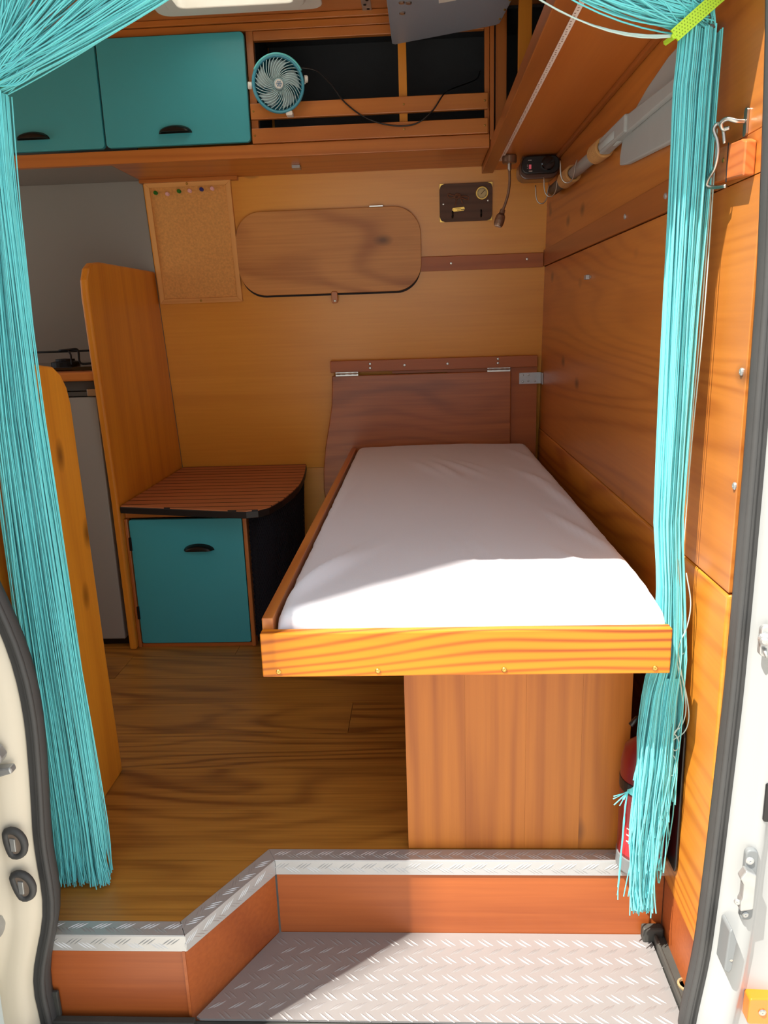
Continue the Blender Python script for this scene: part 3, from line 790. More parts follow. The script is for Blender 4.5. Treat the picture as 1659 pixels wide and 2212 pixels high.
# top outline, clipped into slats
TOP = [(-0.930, 2.243), (-0.80, 2.212), (-0.66, 2.176), (-0.56, 2.152), (-0.515, 2.145), (-0.482, 2.155), (-0.455, 2.188), (-0.432, 2.28), (-0.418, 2.40), (-0.413, 2.50), (-0.416, 2.60), (-0.425, 2.72), (-0.442, 2.87), (-0.445, 2.896), (-0.930, 2.896)]
def clip(poly, y0, y1):
    for sgn, lim in ((1, y0), (-1, -y1)):
        out = []
        for a, b in zip(poly, poly[1:]+poly[:1]):
            da, db = sgn*a[1]-lim, sgn*b[1]-lim
            if da >= 0: out.append(a)
            if (da >= 0) != (db >= 0):
                t = da/(da-db); out.append((a[0]+(b[0]-a[0])*t, a[1]+(b[1]-a[1])*t))
        poly = out
        if len(poly) < 3: return None
    return poly
tpx = obj('seat_top', prism(TOP, 'z', 0.456, 0.4765), plain('black_edge', (26, 24, 24), 0.5), sc, bevel=0.002)
def inset(poly, k):
    cx = sum(p[0] for p in poly)/len(poly); cy = sum(p[1] for p in poly)/len(poly)
    return [(cx+(p[0]-cx)*k, cy+(p[1]-cy)*k) for p in poly]
TI = inset(TOP, 0.992)
y = 2.10
while y < 2.9:
    q = clip(TI, y+0.0055, y+0.052)
    if q and len(q) >= 3:
        obj('teak_slat', prism(q, 'z', 0.4766, 0.480), W_teak, tpx)
    cq = clip(TI, y+0.0008, y+0.0053)
    if cq and len(cq) >= 3:
        obj('caulk_line', prism(cq, 'z', 0.4766, 0.4802), GAP, tpx)
    y += 0.052
# dark net under the seat overhang
nt_ = thing('storage_net', 'dark navy net pocket hanging beside the seat cabinet', 'net', (-0.48, 2.45, 0.02))
edge = [(-0.541, 2.285), (-0.505, 2.235), (-0.470, 2.245), (-0.448, 2.31), (-0.435, 2.42), (-0.432, 2.56), (-0.437, 2.70), (-0.45, 2.86)]
ep = smooth_path([(a, b, 0) for a, b in edge], 6)
bm = bmesh.new()
nu, nv = len(ep), 22
def npos(i, j):
    p = ep[min(i, nu-1)]
    t = j/(nv-1)
    sag = 0.012*math.sin(t*PI)*math.sin(i*0.7)
    return Vector((p.x*(1-t*0.0)-0.02*t+sag*0.3, p.y+0.02*t, 0.452-0.42*t))
for i in range(nu-1):
    for j in range(nv-1):
        a = npos(i, j); 
        tube([a, npos(i+1, j+1)], 0.0011, 3, bm, cap=False)
        tube([npos(i+1, j), npos(i, j+1)], 0.0011, 3, bm, cap=False)
obj('net_mesh', bm, NET, nt_, kind='stuff')
bm = bmesh.new(); prev = None
for i in range(0, nu):
    col = [bm.verts.new(npos(i, j)+Vector((-0.006 if i > 6 else 0, 0.010, 0))) for j in range(0, nv, 3)]
    if prev:
        for a in range(len(col)-1): bm.faces.new((prev[a], prev[a+1], col[a+1], col[a]))
    prev = col
o = obj('net_lining', bm, NET, nt_, smooth=True)
o.modifiers.new('t', 'SOLIDIFY').thickness = 0.001

# ------------------------------------------------------------------ bed
bd = thing('bed_frame', 'pine bed frame box standing on a plank base', 'bed', (0.06, 1.95, 0.0))
fb = obj('front_board', B(-0.258, 0.3765, 1.100, 1.120, 0.461, 0.535), W_bedfront, bd, bevel=0.002)
for x in (-0.232, -0.075, 0.122, 0.353):
    screw(fb, (x, 1.100, 0.4705), (0, -1, 0), 0.0042, mat=BRASS)
obj('side_board', B(-0.258, -0.240, 1.1205, 2.80, 0.461, 0.553), W_pineY, bd, bevel=0.002)
obj('side_board', B(0.361, 0.377, 1.1205, 2.80, 0.461, 0.512), W_pineY, bd, bevel=0.002)
obj('slat_base', B(-0.2395, 0.3605, 1.1205, 2.80, 0.462, 0.474), W_boxZ, bd)
bx = [-0.0405, 0.071, 0.184, 0.287, 0.376]
for a, b in zip(bx, bx[1:]):
    obj('base_plank', B(a+0.0001, b-0.0001, 1.289, 1.305, 0.0015, 0.460), W_boxZ, bd)
obj('base_side', B(-0.0405, -0.0255, 1.3055, 2.80, 0.0015, 0.460), W_boxZ, bd, bevel=0.001)
obj('base_rear', B(-0.025, 0.376, 2.78, 2.80, 0.0015, 0.460), W_boxZ, bd)

# mattress with a fitted sheet
def mattress():
    X0, X1, Y0, Y1, Z0, Z1 = -0.236, 0.386, 1.124, 2.775, 0.4755, 0.5625
    nx, ny = 80, 170
    bm = bmesh.new(); R = 0.030
    def prof(u, a, b):
        """u in 0..1 across; returns coordinate and height factor around rounded edge"""
        return a+(b-a)*u
    def creases(x, y):
        h = 0
        # soft puckers near the head
        for cx, cy, dxx, dyy, A, wd, ln in ((0.02, 2.28, 0.35, -1, 0.004, 0.018, 0.16), (0.07, 2.26, 0.3, -1, 0.005, 0.016, 0.17), (0.115, 2.30, 0.42, -1, 0.0045, 0.016, 0.16), (0.155, 2.32, 0.5, -1, 0.003, 0.016, 0.13),
                (-0.17, 1.33, 0.35, 1, 0.006, 0.013, 0.20), (-0.19, 1.28, 0.45, 1, 0.006, 0.010, 0.18), (-0.14, 1.36, 0.5, 1, 0.003, 0.012, 0.16), (0.30, 1.30, -0.35, 1, 0.004, 0.012, 0.14), (0.33, 1.55, -0.25, 1, 0.004, 0.012, 0.2), (0.345, 1.9, -0.12, 1, 0.004, 0.012, 0.3), (-0.2, 1.9, 0.1, 1, 0.003, 0.012, 0.3),
                (0.08, 1.42, -0.25, 1, 0.0012, 0.004, 0.2), (0.13, 1.40, -0.3, 1, 0.0012, 0.004, 0.16), (0.32, 2.1, -0.3, 1, 0.003, 0.014, 0.2), (0.33, 2.5, -0.25, 1, 0.003, 0.015, 0.15)):
            d = Vector((dxx, dyy)).normalized(); q = Vector((x-cx, y-cy))
            s = q.dot(d)/ln; t = (q.x*-d.y+q.y*d.x)/wd
            if abs(s) < 1.5 and abs(t) < 3:
                h += 1.7*A*math.exp(-t*t)*math.exp(-s*s*1.5)
        h += 0.0018*noise.noise(Vector((x*9, y*5, 0.3)))+0.0009*noise.noise(Vector((x*30, y*14, 2.3)))
        return h
    # parameterise by arc length across: side, top, side
    def across(n, a, b):
        side = Z1-Z0-R; arc = R*PI/2; top = (b-a)-2*R
        tot = 2*side+2*arc+top
        out = []
        for i in range(n+1):
            s = tot*i/n
            if s < side: out.append((a, Z0+s, -1, 0))
            elif s < side+arc:
                t = (s-side)/R; out.append((a+R-R*math.cos(t), Z1-R+R*math.sin(t), -math.cos(t), math.sin(t)))
            elif s < side+arc+top: out.append((a+R+(s-side-arc), Z1, 0, 1))
            elif s < side+2*arc+top:
                t = (s-side-arc-top)/R; out.append((b-R+R*math.sin(t), Z1-R+R*math.cos(t), math.sin(t), math.cos(t)))
            else: out.append((b, Z1-R-(s-side-2*arc-top), 1, 0))
        return out
    ax = across(nx, X0, X1); ay = across(ny, Y0, Y1)
    G = []
    for y, zy, ndy, nzy in ay:
        row = []
        for x, zx, ndx, nzx in ax:
            z = Z0+(zx-Z0)*(zy-Z0)/(Z1-Z0)
            # soften plan corners
            px, py = x, y
            if y < 1.35 and x > 0.2: px = x-0.013*(x-0.2)/0.186*((1.35-y)/0.226)**2
            mx_, my_ = min(x-X0, X1-x), min(y-Y0, Y1-y)
            c = creases(x, y)*max(nzx*nzy, 0.0)
            side = 1-nzx*nzy
            wob = 0.0045*noise.noise(Vector((x*22, y*22, z*9)))*side+0.0025*noise.noise(Vector((x*60, y*60, z*14+4)))*side
            bulge = 0.004*math.sin((x-X0)/(X1-X0)*PI)
            row.append(bm.verts.new((px+ndx*wob, py+ndy*wob*1.2, z+c+bulge*nzx*nzy)))
        G.append(row)
    for a, b in zip(G, G[1:]):
        for k in range(nx):
            try: bm.faces.new((a[k], a[k+1], b[k+1], b[k]))
            except ValueError: pass
    bmesh.ops.remove_doubles(bm, verts=bm.verts[:], dist=1e-6)
    return bm
mt = obj('mattress', mattress(), SHEET, smooth=True)
tag(mt, 'long single mattress under a fitted white sheet on the pine bed', 'mattress')

# ------------------------------------------------------------------ back wall: folded table leaf and cleat
tl = thing('folding_table', 'brown plywood table leaf folded down against the back wall', 'table', (0.0, 2.83, 0.3))
obj('cleat', B(-0.3255, XR-0.017, 2.822, 2.8455, 0.829, 0.870), W_trim, tl, bevel=0.0015)
for x, z in ((-0.180, 0.857), (-0.180, 0.842), (-0.054, 0.849), (0.102, 0.849), (0.284, 0.861), (0.284, 0.846)):
    screw(tl, (x, 2.822, z), (0, -1, 0), 0.005)
lo_ = [(-0.320, 0.817), (-0.322, 0.77), (-0.327, 0.71), (-0.340, 0.64), (-0.357, 0.56), (-0.369, 0.47), (-0.372, 0.395), (-0.363, 0.31), (-0.345, 0.22), (-0.31, 0.14), (0.29, 0.14), (0.330, 0.22), (0.330, 0.817)]
obj('leaf', prism(lo_, 'y', 2.816, 2.834), W_leaf, tl, bevel=0.003)
obj('backing_board', B(0.10, XR-0.017, 2.8345, 2.8455, 0.12, 0.8285), W_trim, tl)
obj('gap_strip', B(-0.10, 0.25, 2.835, 2.846, 0.819, 0.8285), W_trim, tl)  # stained trim strip in the gap between cleat and leaf
for x in (-0.265, 0.286):
    h = obj('hinge', B(x-0.041, x+0.041, 2.8135, 2.8155, 0.816, 0.830), STEEL, tl)
    obj('hinge_pin', tube([(x-0.041, 2.812, 0.8245), (x+0.041, 2.812, 0.8245)], 0.0025, 8), STEEL, h)
    for q in (-0.03, -0.012, 0.012, 0.03):
        obj('knuckle', tube([(x+q-0.006, 2.8115, 0.8245), (x+q+0.006, 2.8115, 0.8245)], 0.0034, 8), STEEL, h)
br = thing('corner_bracket', 'galvanised steel corner bracket at the wall corner', 'bracket', (0.395, 2.83, 0.768))
obj('back_plate', B(0.362, XR-0.004, 2.831, 2.834, 0.768, 0.808), ZINC, br)
obj('side_plate', B(XR-0.004, XR-0.0015, 2.79, 2.834, 0.768, 0.808), ZINC, br)
for x, z in ((0.375, 0.80), (0.395, 0.80), (0.418, 0.777), (0.375, 0.776), (0.395, 0.778)):
    screw(br, (x, 2.831, z), (0, -1, 0), 0.0035, mat=STEEL)

# ------------------------------------------------------------------ things on the leaning upper back wall
def on_wall(x, z, off=0.0):
    return (x, wy(z)-off*math.cos(LA), z-off*math.sin(LA))
ROT = (LA, 0, 0)
# window cover
wc = thing('window_cover', 'rounded plywood window cover on the back wall', 'window cover', on_wall(-0.3065, 1.244), rot=ROT)
obj('shadow_gap', prism(rrect(-0.318, 0.318, -0.143, 0.139, 0.085, 12), 'y', -0.006, -0.0005), GAP, wc, local=True)  # dark sheet standing in for the shade behind and below the cover
obj('cover_panel', prism(rrect(-0.3205, 0.3205, -0.135, 0.1425, 0.092, 14), 'y', -0.020, -0.0065), W_cover, wc, local=True, bevel=0.0015)
obj('turn_latch', prism(rrect(0.001, 0.023, -0.168, -0.128, 0.006), 'y', -0.030, -0.0205), W_trimZ, wc, local=True, bevel=0.002)
obj('latch_spacer', prism(rrect(0.003, 0.021, -0.166, -0.146, 0.004), 'y', -0.0205, -0.0005), W_trimZ, wc, local=True)
screw(wc, (0.012, -0.030, -0.160), (0, -1, 0), 0.0042, local=True)
obj('hinge', B(0.148, 0.194, -0.0215, -0.0005, 0.1435, 0.1475), STEEL, wc, local=True)
# wall rail
wr2 = thing('wall_rail', 'brown wooden rail from window cover to the right corner', 'rail', on_wall(0.2245, 1.1955), rot=ROT)
obj('rail', B(-0.213, 0.2115, -0.012, -0.0005, -0.024, 0.024), W_trim, wr2, local=True, bevel=0.001)
for x, z in ((-0.107, 0.0), (0.155, 0.005)):
    screw(wr2, (x, -0.012, z), (0, -1, 0), 0.0045, local=True)
# cork board: left/right edges lean a little as hung
cb = thing('cork_board', 'cork pin board in a pale pine frame on the back wall', 'cork board', on_wall(-0.775, 1.2915), rot=ROT)
CW, CH = 0.1485, 0.2005
t = 0.017
obj('cork_panel', B(-CW+0.006, CW-0.006, -0.011, -0.001, -CH+0.006, CH-0.006), CORK, cb, local=True)
WX = wood('pale_pine_frame_x', (240, 180, 104), (212, 146, 72), 'X', ring=4, contrast=0.4, rough=0.6, coat=0)
obj('frame_rail', prism([(-CW, CH), (CW, CH), (CW-t, CH-t), (-CW+t, CH-t)], 'y', -0.018, -0.0008), WX, cb, local=True, bevel=0.001)
obj('frame_rail', prism([(-CW, -CH), (CW, -CH), (CW-t, -CH+t), (-CW+t, -CH+t)], 'y', -0.018, -0.0008), WX, cb, local=True, bevel=0.001)
obj('frame_stile', prism([(-CW, CH), (-CW+t, CH-t), (-CW+t, -CH+t), (-CW, -CH)], 'y', -0.018, -0.0008), W_cork_frame, cb, local=True, bevel=0.001)
obj('frame_stile', prism([(CW, CH), (CW-t, CH-t), (CW-t, -CH+t), (CW, -CH)], 'y', -0.018, -0.0008), W_cork_frame, cb, local=True, bevel=0.001)
for z in (CH-0.008, -CH+0.008):
    screw(cb, (0.0, -0.018, z), (0, -1, 0), 0.0042, local=True, mat=BRASS)
pins = [(-0.110, 0.166, 'green', 'green push pin at the left end of the row on the cork board'), (-0.070, 0.161, 'pink', 'pink push pin between the two green pins on the cork board'), (-0.029, 0.168, 'green', 'green push pin third from left on the cork board'),
        (0.008, 0.168, 'pink', 'pink push pin left of the blue pin on the cork board'), (0.049, 0.171, 'blue', 'dark blue push pin on the cork board'), (0.086, 0.172, 'pink', 'pink push pin at the right end of the row on the cork board')]
for x, z, c, lab in pins:
    q = Vector((x, -0.011, z)); q.rotate(Matrix.Rotation(LA, 3, 'X'))
    loc = Vector(on_wall(-0.775, 1.2915))+q
    p = thing('push_pin', lab, 'push pin', loc, 'push pins on the cork board', rot=ROT)
    obj('head', lathe([(0.006, 0.004), (0.006, 0.0055), (0.0036, 0.007), (0.0034, 0.012), (0.0062, 0.0135), (0.0066, 0.0155), (0.005, 0.017), (0, 0.0172)], (0, 0, 0), (0, -1, 0.15), 12), PINS[c], p, local=True)
    obj('point', lathe([(0.0006, -0.002), (0.0008, 0.004), (0, 0.004)], (0, 0, 0), (0, -1, 0.15), 6), STEEL, p, local=True)
# nautical key plaque
kp = thing('key_plaque', 'dark walnut plaque with rope knot, brass dial and key hooks', 'plaque', on_wall(0.1685, 1.3885), rot=ROT)
obj('board', B(-0.0885, 0.0885, -0.013, -0.0008, -0.060, 0.060), W_plaque, kp, local=True, bevel=0.001)
for sx in (-1, 1):
    for sz in (-1, 1):
        cx, cz = sx*0.0885, sz*0.060
        arc = [(cx, cz), (cx-sx*0.017, cz)]+[(cx-sx*(0.017-0.0145*math.sin(a)), cz-sz*(0.017-0.0145*math.cos(a)) if False else cz-sz*0.015*math.sin(a)) for a in (0.5, 1.0)]+[(cx, cz-sz*0.017)]
        obj('corner_cap', prism([(cx, cz), (cx-sx*0.017, cz), (cx-sx*0.0075, cz-sz*0.003), (cx-sx*0.003, cz-sz*0.0075), (cx, cz-sz*0.017)], 'y', -0.0155, -0.0131), BRASS, kp, local=True)
dl = obj('dial', lathe([(0.0215, 0), (0.0215, 0.004), (0.020, 0.006), (0.0175, 0.006), (0.017, 0.0045), (0, 0.0045)], (0.0535, -0.013, 0.027), (0, -1, 0), 32), BRASS, kp, local=True)
obj('dial_face', lathe([(0.0168, 0.0), (0.0168, 0.0006), (0, 0.0006)], (0.0535, -0.0175, 0.027), (0, -1, 0), 32), BRASS_D, dl, local=True)
bm = bmesh.new()
for k in range(20):
    a = 2*PI*k/20
    c, s = math.cos(a), math.sin(a)
    tube([(0.0535+0.0125*c, -0.0183, 0.027+0.0125*s), (0.0535+0.0155*c, -0.0183, 0.027+0.0155*s)], 0.0006, 4, bm)
tube([(0.0535-0.004, -0.0184, 0.023), (0.0535+0.009, -0.0184, 0.036)], 0.0008, 4, bm)
obj('dial_marks', bm, BLACK, dl, local=True)
knot = smooth_path([(-0.037, -0.0155, -0.010), (-0.032, -0.016, 0.008), (-0.026, -0.018, 0.020), (-0.040, -0.017, 0.022), (-0.058, -0.0155, 0.028), (-0.061, -0.0155, 0.022), (-0.055, -0.0155, 0.016), (-0.040, -0.017, 0.018), (-0.032, -0.020, 0.027), (-0.020, -0.020, 0.024), (-0.024, -0.021, 0.015), (-0.036, -0.020, 0.014), (-0.036, -0.021, 0.024), (-0.022, -0.018, 0.020), (0.002, -0.0155, 0.019), (0.009, -0.0155, 0.013), (0.004, -0.0155, 0.008), (-0.014, -0.017, 0.014), (-0.024, -0.020, 0.022), (-0.018, -0.018, 0.012), (-0.011, -0.0155, -0.003)], 6)
obj('rope_knot', tube(knot, 0.0021, 7), TWINE, kp, local=True, smooth=True)
npl = obj('name_plate', prism([(-0.047, -0.024), (-0.044, -0.0285), (-0.007, -0.026), (-0.004, -0.021), (-0.004, -0.017), (-0.007, -0.0135), (-0.044, -0.016), (-0.047, -0.020)], 'y', -0.0150, -0.0131), BRASS, kp, local=True, bevel=0.0005)
for x in (-0.044, -0.007):
    obj('rivet', lathe([(0.0014, 0), (0.0014, 0.0008), (0, 0.0009)], (x, -0.0150, -0.0215), (0, -1, 0), 8), IRON, npl, local=True)
bm = bmesh.new()
for x0, z0, z1 in ((-0.036, -0.0195, -0.0185), (-0.027, -0.0190, -0.0180), (-0.030, -0.0245, -0.0225), (-0.018, -0.0240, -0.0215)):
    B(x0, x0+0.010, -0.0153, -0.0149, z0, z1, bm)
obj('engraving', bm, IRON, npl, local=True)
for x in (-0.045, 0.051):
    obj('key_hook', tube(smooth_path([(x, -0.013, -0.026), (x, -0.020, -0.030), (x, -0.024, -0.041), (x-0.001, -0.028, -0.047), (x-0.002, -0.034, -0.042)], 5), 0.0026, 8), BLACK, kp, local=True, smooth=True)
for x, z in ((-0.076, -0.003), (0.074, 0.003)):
    screw(kp, (x, -0.013, z), (0, -1, 0), 0.0034, local=True)

# ------------------------------------------------------------------ reading lamp and socket panel under the shelf
rl = thing('reading_lamp', 'bronze gooseneck reading lamp hanging from the side shelf', 'lamp', (0.287, 2.53, 1.30))
obj('base', lathe([(0.020, 0), (0.022, 0.004), (0.022, 0.020), (0.019, 0.024), (0, 0.025)], (0.287, 2.53, ZS-0.0005), (0, 0, -1), 24), LAMPM, rl, bevel=0.001)
obj('collar', lathe([(0.006, 0), (0.006, 0.016), (0.004, 0.020), (0, 0.020)], (0.287, 2.53, ZS-0.0255), (0, 0, -1), 14), STEEL, rl)
neck = smooth_path([(0.287, 2.53, ZS-0.043), (0.288, 2.53, 1.41), (0.284, 2.53, 1.375), (0.275, 2.53, 1.345), (0.267, 2.53, 1.325)], 8)
obj('gooseneck', tube(neck, 0.0042, 10), LAMPM, rl, smooth=True)
hd = Vector((-0.20, -0.05, -0.6)).normalized()
h = obj('head', lathe([(0.0075, -0.004), (0.0085, 0.008), (0.014, 0.016), (0.0155, 0.030), (0.0145, 0.042), (0.0125, 0.047), (0, 0.046)], (0.267, 2.53, 1.325), hd, 20), LAMPM, rl, smooth=False)
obj('led_lens', lathe([(0.011, 0), (0.010, 0.003), (0, 0.004)], Vector((0.267, 2.53, 1.325))+hd*0.046, hd, 16), plain('lamp_lens', (206, 190, 176), 0.2), h)
cp = thing('socket_panel', 'black double socket panel with red display in a brown housing', 'socket panel', (0.372, 2.56, 1.41))
obj('housing', prism(rrect(0.318, 0.439, 1.415, 1.475, 0.026, 8), 'y', 2.545, 2.62), CHBROWN, cp, bevel=0.004)
obj('housing_top', B(0.33, 0.439, 2.56, 2.62, 1.47, ZS-0.0005), CHBROWN, cp)
fp = obj('face_plate', prism(rrect(0.324, 0.4385, 1.428, 1.4785, 0.020, 8), 'y', 2.528, 2.5445), BLACK, cp, bevel=0.003)
obj('display', B(0.346, 0.353, 2.5255, 2.5285, 1.441, 1.4535), REDLED, fp)
obj('usb_port', B(0.3455, 0.356, 2.5258, 2.5285, 1.4335, 1.4365), STEEL, fp)
for z in (1.443, 1.448, 1.4525):
    obj('status_light', B(0.3405, 0.3418, 2.5262, 2.5285, z-0.0009, z+0.0009), LETTER, fp)
obj('print_marks', B(0.343, 0.354, 2.5264, 2.5282, 1.4655, 1.4666), LETTER, fp)
obj('socket_lid', lathe([(0.020, 0), (0.020, 0.006), (0.017, 0.009), (0, 0.010)], (0.403, 2.528, 1.455), (0, -1, 0), 24), plain('gloss_black', (10, 10, 14), 0.12, coat=0.6), fp)

# ------------------------------------------------------------------ oar used as a coat rail on the right wall
oa = thing('oar', 'grey painted oar mounted on the right wall as coat rail', 'oar', (0.425, 1.9, 1.3))
XO = 0.424
obj('shaft', tube([(XO, 2.56, 1.382), (XO, 1.86, 1.366), (XO, 1.74, 1.363)], 0.0145, 14), OARG, oa, smooth=True)
obj('loom_end', tube([(XO, 2.545, 1.382), (XO, 2.30, 1.3765)], 0.016, 14), plain('dark_grey_end', (96, 92, 86), 0.6), oa, smooth=True)
obj('neck', B(XO-0.012, XO+0.012, 1.66, 1.88, 1.350, 1.384), OARG, oa, bevel=0.004)
blade = [(1.74, 1.345), (1.752, 1.322), (1.752, 1.305), (1.70, 1.298), (1.45, 1.282), (1.30, 1.276), (1.27, 1.285), (1.27, 1.41), (1.30, 1.422), (1.45, 1.420), (1.57, 1.405), (1.66, 1.386), (1.72, 1.372)]
obj('blade', prism(blade, 'x', 0.4285, 0.4415), OARG, oa, bevel=0.003)
obj('blade_rib', prism([(1.70, 1.350), (1.70, 1.385), (1.30, 1.365), (1.30, 1.345)], 'x', 0.418, 0.4287), OARG, oa, bevel=0.003)
def ropewrap(y0, y1, zf, n):
    bm = bmesh.new()
    for k in range(n):
        y = y0+(y1-y0)*k/(n-1)
        pts = [(XO+0.0185*math.cos(a)*1.0, y+0.004*math.sin(a), zf(y)+0.0195*math.sin(a)) for a in [2*PI*i/18 for i in range(18)]]
        tube(pts, 0.0042, 6, bm, closed=True)
    obj('rope_wrap', bm, ROPE, oa, smooth=True)
zf = lambda y: 1.366+(y-1.86)*0.0229
ropewrap(1.875, 1.955, zf, 11)
ropewrap(2.23, 2.35, zf, 14)
def coat_hook(y):
    z = zf(y)
    a = XO-0.016
    pts = smooth_path([(a, y, z+0.012), (a-0.004, y, z+0.0), (a-0.008, y, z-0.026), (a-0.018, y, z-0.040), (a-0.032, y, z-0.038), (a-0.040, y, z-0.022), (a-0.042, y, z+0.012)], 5)
    obj('hook', tube(pts, 0.0017, 8), STEEL, oa, smooth=True)
for y in (2.52, 2.36, 2.10): coat_hook(y)
for y in (2.2, 1.8):
    obj('wall_fixing', tube([(XO+0.01, y, zf(y)), (XR-0.0005, y, zf(y))], 0.006, 8), ZINC, oa)
# small clip on the right wall
wcl = thing('wall_clip', 'small metal clip screwed to the right wall boards', 'clip', (XR-0.005, 2.086, 1.09))
obj('clip', B(XR-0.010, XR-0.0003, 2.072, 2.10, 1.092, 1.104), ZINC, wcl, bevel=0.0015)
screw(wcl, (XR-0.0005, 2.058, 1.097), (-1, 0, 0), 0.004)

# hook and eye latch on its block
hk = thing('hook_latch', 'steel hook and eye latch over a wooden block beside the door', 'latch', (0.425, 1.16, 1.17))
bk = obj('block', prism([(1.094, 1.172), (1.224, 1.182), (1.224, 1.226), (1.108, 1.219), (1.094, 1.214)], 'x', 0.4275, XR-0.0004), W_block, hk, bevel=0.002)
obj('block_groove', prism([(1.149, 1.173), (1.1515, 1.173), (1.1515, 1.2235), (1.149, 1.2235)], 'x', 0.4268, 0.4278), GAP, bk)
screw(bk, (0.4275, 1.165, 1.204), (-1, 0, 0), 0.003, mat=BRASS)
obj('eye_plate', prism(rrect(1.126, 1.137, 1.226, 1.262, 0.005), 'x', XR-0.0032, XR-0.0004), STEEL, hk)
eye = smooth_path([(XR-0.003, 1.131, 1.245), (0.428, 1.131, 1.246), (0.418, 1.135, 1.250), (0.413, 1.142, 1.247), (0.417, 1.146, 1.240), (0.424, 1.141, 1.240)], 5)
obj('eye', tube(eye, 0.003, 8), STEEL, hk, smooth=True)
hkp = smooth_path([(0.421, 1.147, 1.222), (0.418, 1.150, 1.242), (0.413, 1.156, 1.249), (0.409, 1.158, 1.242), (0.413, 1.154, 1.228), (0.415, 1.153, 1.212), (0.414, 1.158, 1.194), (0.411, 1.172, 1.182), (0.412, 1.178, 1.174), (0.420, 1.170, 1.170), (0.428, 1.150, 1.168)], 6)
obj('hook', tube(hkp, 0.0026, 8), STEEL, hk, smooth=True)

# ------------------------------------------------------------------ fan on the slat
fx = thing('clip_fan', 'small round blue fan clipped to the overhead slats', 'fan', (-0.386, 2.405, 1.60))
FC = Vector((-0.386, 2.395, 1.672))
FN = Vector((0.30, -1, -0.22)).normalized()
fz = (Vector((0, 0, 1))-FN*FN.z).normalized(); fxv = fz.cross(FN)*-1
def FP(x, z, d=0): return FC+fxv*x+fz*z+FN*d
def fcirc(r, d, n=48): return [FP(r*math.cos(2*PI*k/n), r*math.sin(2*PI*k/n), d) for k in range(n)]
bm = lathe([(0.073, -0.020), (0.0755, 0.000), (0.0735, 0.008), (0.069, 0.009), (0.066, 0.004), (0.066, -0.018), (0.073, -0.020)], FC, FN, 48)
obj('rim', bm, FANB, fx, smooth=True)
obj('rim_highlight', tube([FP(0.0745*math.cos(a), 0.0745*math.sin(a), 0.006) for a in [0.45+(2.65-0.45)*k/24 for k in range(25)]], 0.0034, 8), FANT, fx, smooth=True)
bm = lathe([(0.065, -0.02), (0.060, -0.035), (0.035, -0.045), (0, -0.047)], FC, FN, 40)
obj('rear_housing', bm, FANB, fx, smooth=True)
# spiral ribs: shared mesh rotated round the axis
RX = Matrix((fxv, fz, FN)).transposed()
rib_pts = [(0.0145+(0.066-0.0145)*t, 0.55*math.sin(t*PI*0.5)+0.35*t*t, 0.005+0.006*math.sin(t*PI*0.9)) for t in [k/9 for k in range(10)]]
bm = tube([(r*math.cos(a), r*math.sin(a), d) for r, a, d in rib_pts], 0.0011, 5)
me = bpy.data.meshes.new('grille_rib'); bm.to_mesh(me); bm.free(); me.materials.append(FANR); me.shade_smooth()
for k in range(36):
    o = bpy.data.objects.new('grille_rib', me); COL.objects.link(o); o.parent = fx
    Mx = Matrix.Translation(FC-rootloc(fx)) @ RX.to_4x4() @ Matrix.Rotation(2*PI*k/36, 4, 'Z')
    o.matrix_local = Mx
hb2 = obj('hub', lathe([(0.0145, 0.002), (0.0145, 0.010), (0.0125, 0.0125), (0, 0.013)], FC, FN, 28), FANW, fx, smooth=False)
obj('hub_disc', lathe([(0.0115, 0.0128), (0.0115, 0.0136), (0, 0.0137)], FC, FN, 28), WPLAST, hb2)
bm = bmesh.new()
for k in range(6):
    a = PI*k/3
    def q(r, b): return FP(r*math.cos(a+b), r*math.sin(a+b), 0.0140)
    tube([q(0, 0), q(0.0088, 0)], 0.0007, 4, bm)
    tube([q(0.0045, 0), q(0.0072, 0.42)], 0.0006, 4, bm); tube([q(0.0045, 0), q(0.0072, -0.42)], 0.0006, 4, bm)
obj('snowflake', bm, SNOW, hb2)
for k in range(5):
    a0 = 2*PI*k/5
    bm = bmesh.new(); prev = None
    for i in range(9):
        r = 0.014+0.047*i/8
        row = [bm.verts.new(FP(r*math.cos(a0+b+0.35*i/8), r*math.sin(a0+b+0.35*i/8), -0.016+0.012*((b+0.4)/0.85))) for b in [-0.42+0.85*j/6 for j in range(7)]]
        if prev:
            for j in range(6): bm.faces.new((prev[j], prev[j+1], row[j+1], row[j]))
        prev = row
    o = obj('fan_blade', bm, FANW, fx, smooth=True)
    o.modifiers.new('t', 'SOLIDIFY').thickness = 0.001
for sx, sz in ((-1, 0.016), (1, -0.006)):
    obj('pivot_knob', lathe([(0.0095, 0), (0.0095, 0.008), (0.008, 0.010), (0, 0.010)], FP(sx*0.076, sz, -0.006), fxv*sx, 14), WPLAST, fx)
yoke = [FP(0.078*math.cos(a), 0.02*math.cos(a)*-0.3, -0.010+0.036*math.sin(a)) for a in [PI+PI*k/24 for k in range(25)]]
obj('yoke', tube(yoke, 0.0035, 8), WPLAST, fx, smooth=True)
obj('clip', B(-0.372, -0.352, 2.410, 2.440, 1.594, 1.606), WPLAST, fx, bevel=0.003)
cable = smooth_path([FP(0.055, 0.035, -0.03), (-0.30, 2.42, 1.715), (-0.245, 2.425, 1.68), (-0.20, 2.430, 1.625), (-0.14, 2.433, 1.582), (-0.07, 2.435, 1.560), (0.0, 2.435, 1.560), (0.05, 2.433, 1.590), (0.085, 2.437, 1.635), (0.11, 2.50, 1.665), (0.19, 2.62, 1.72), (0.21, 2.68, 1.76)], 8)
obj('cable', tube(cable, 0.0021, 7), BLACK, fx, smooth=True)

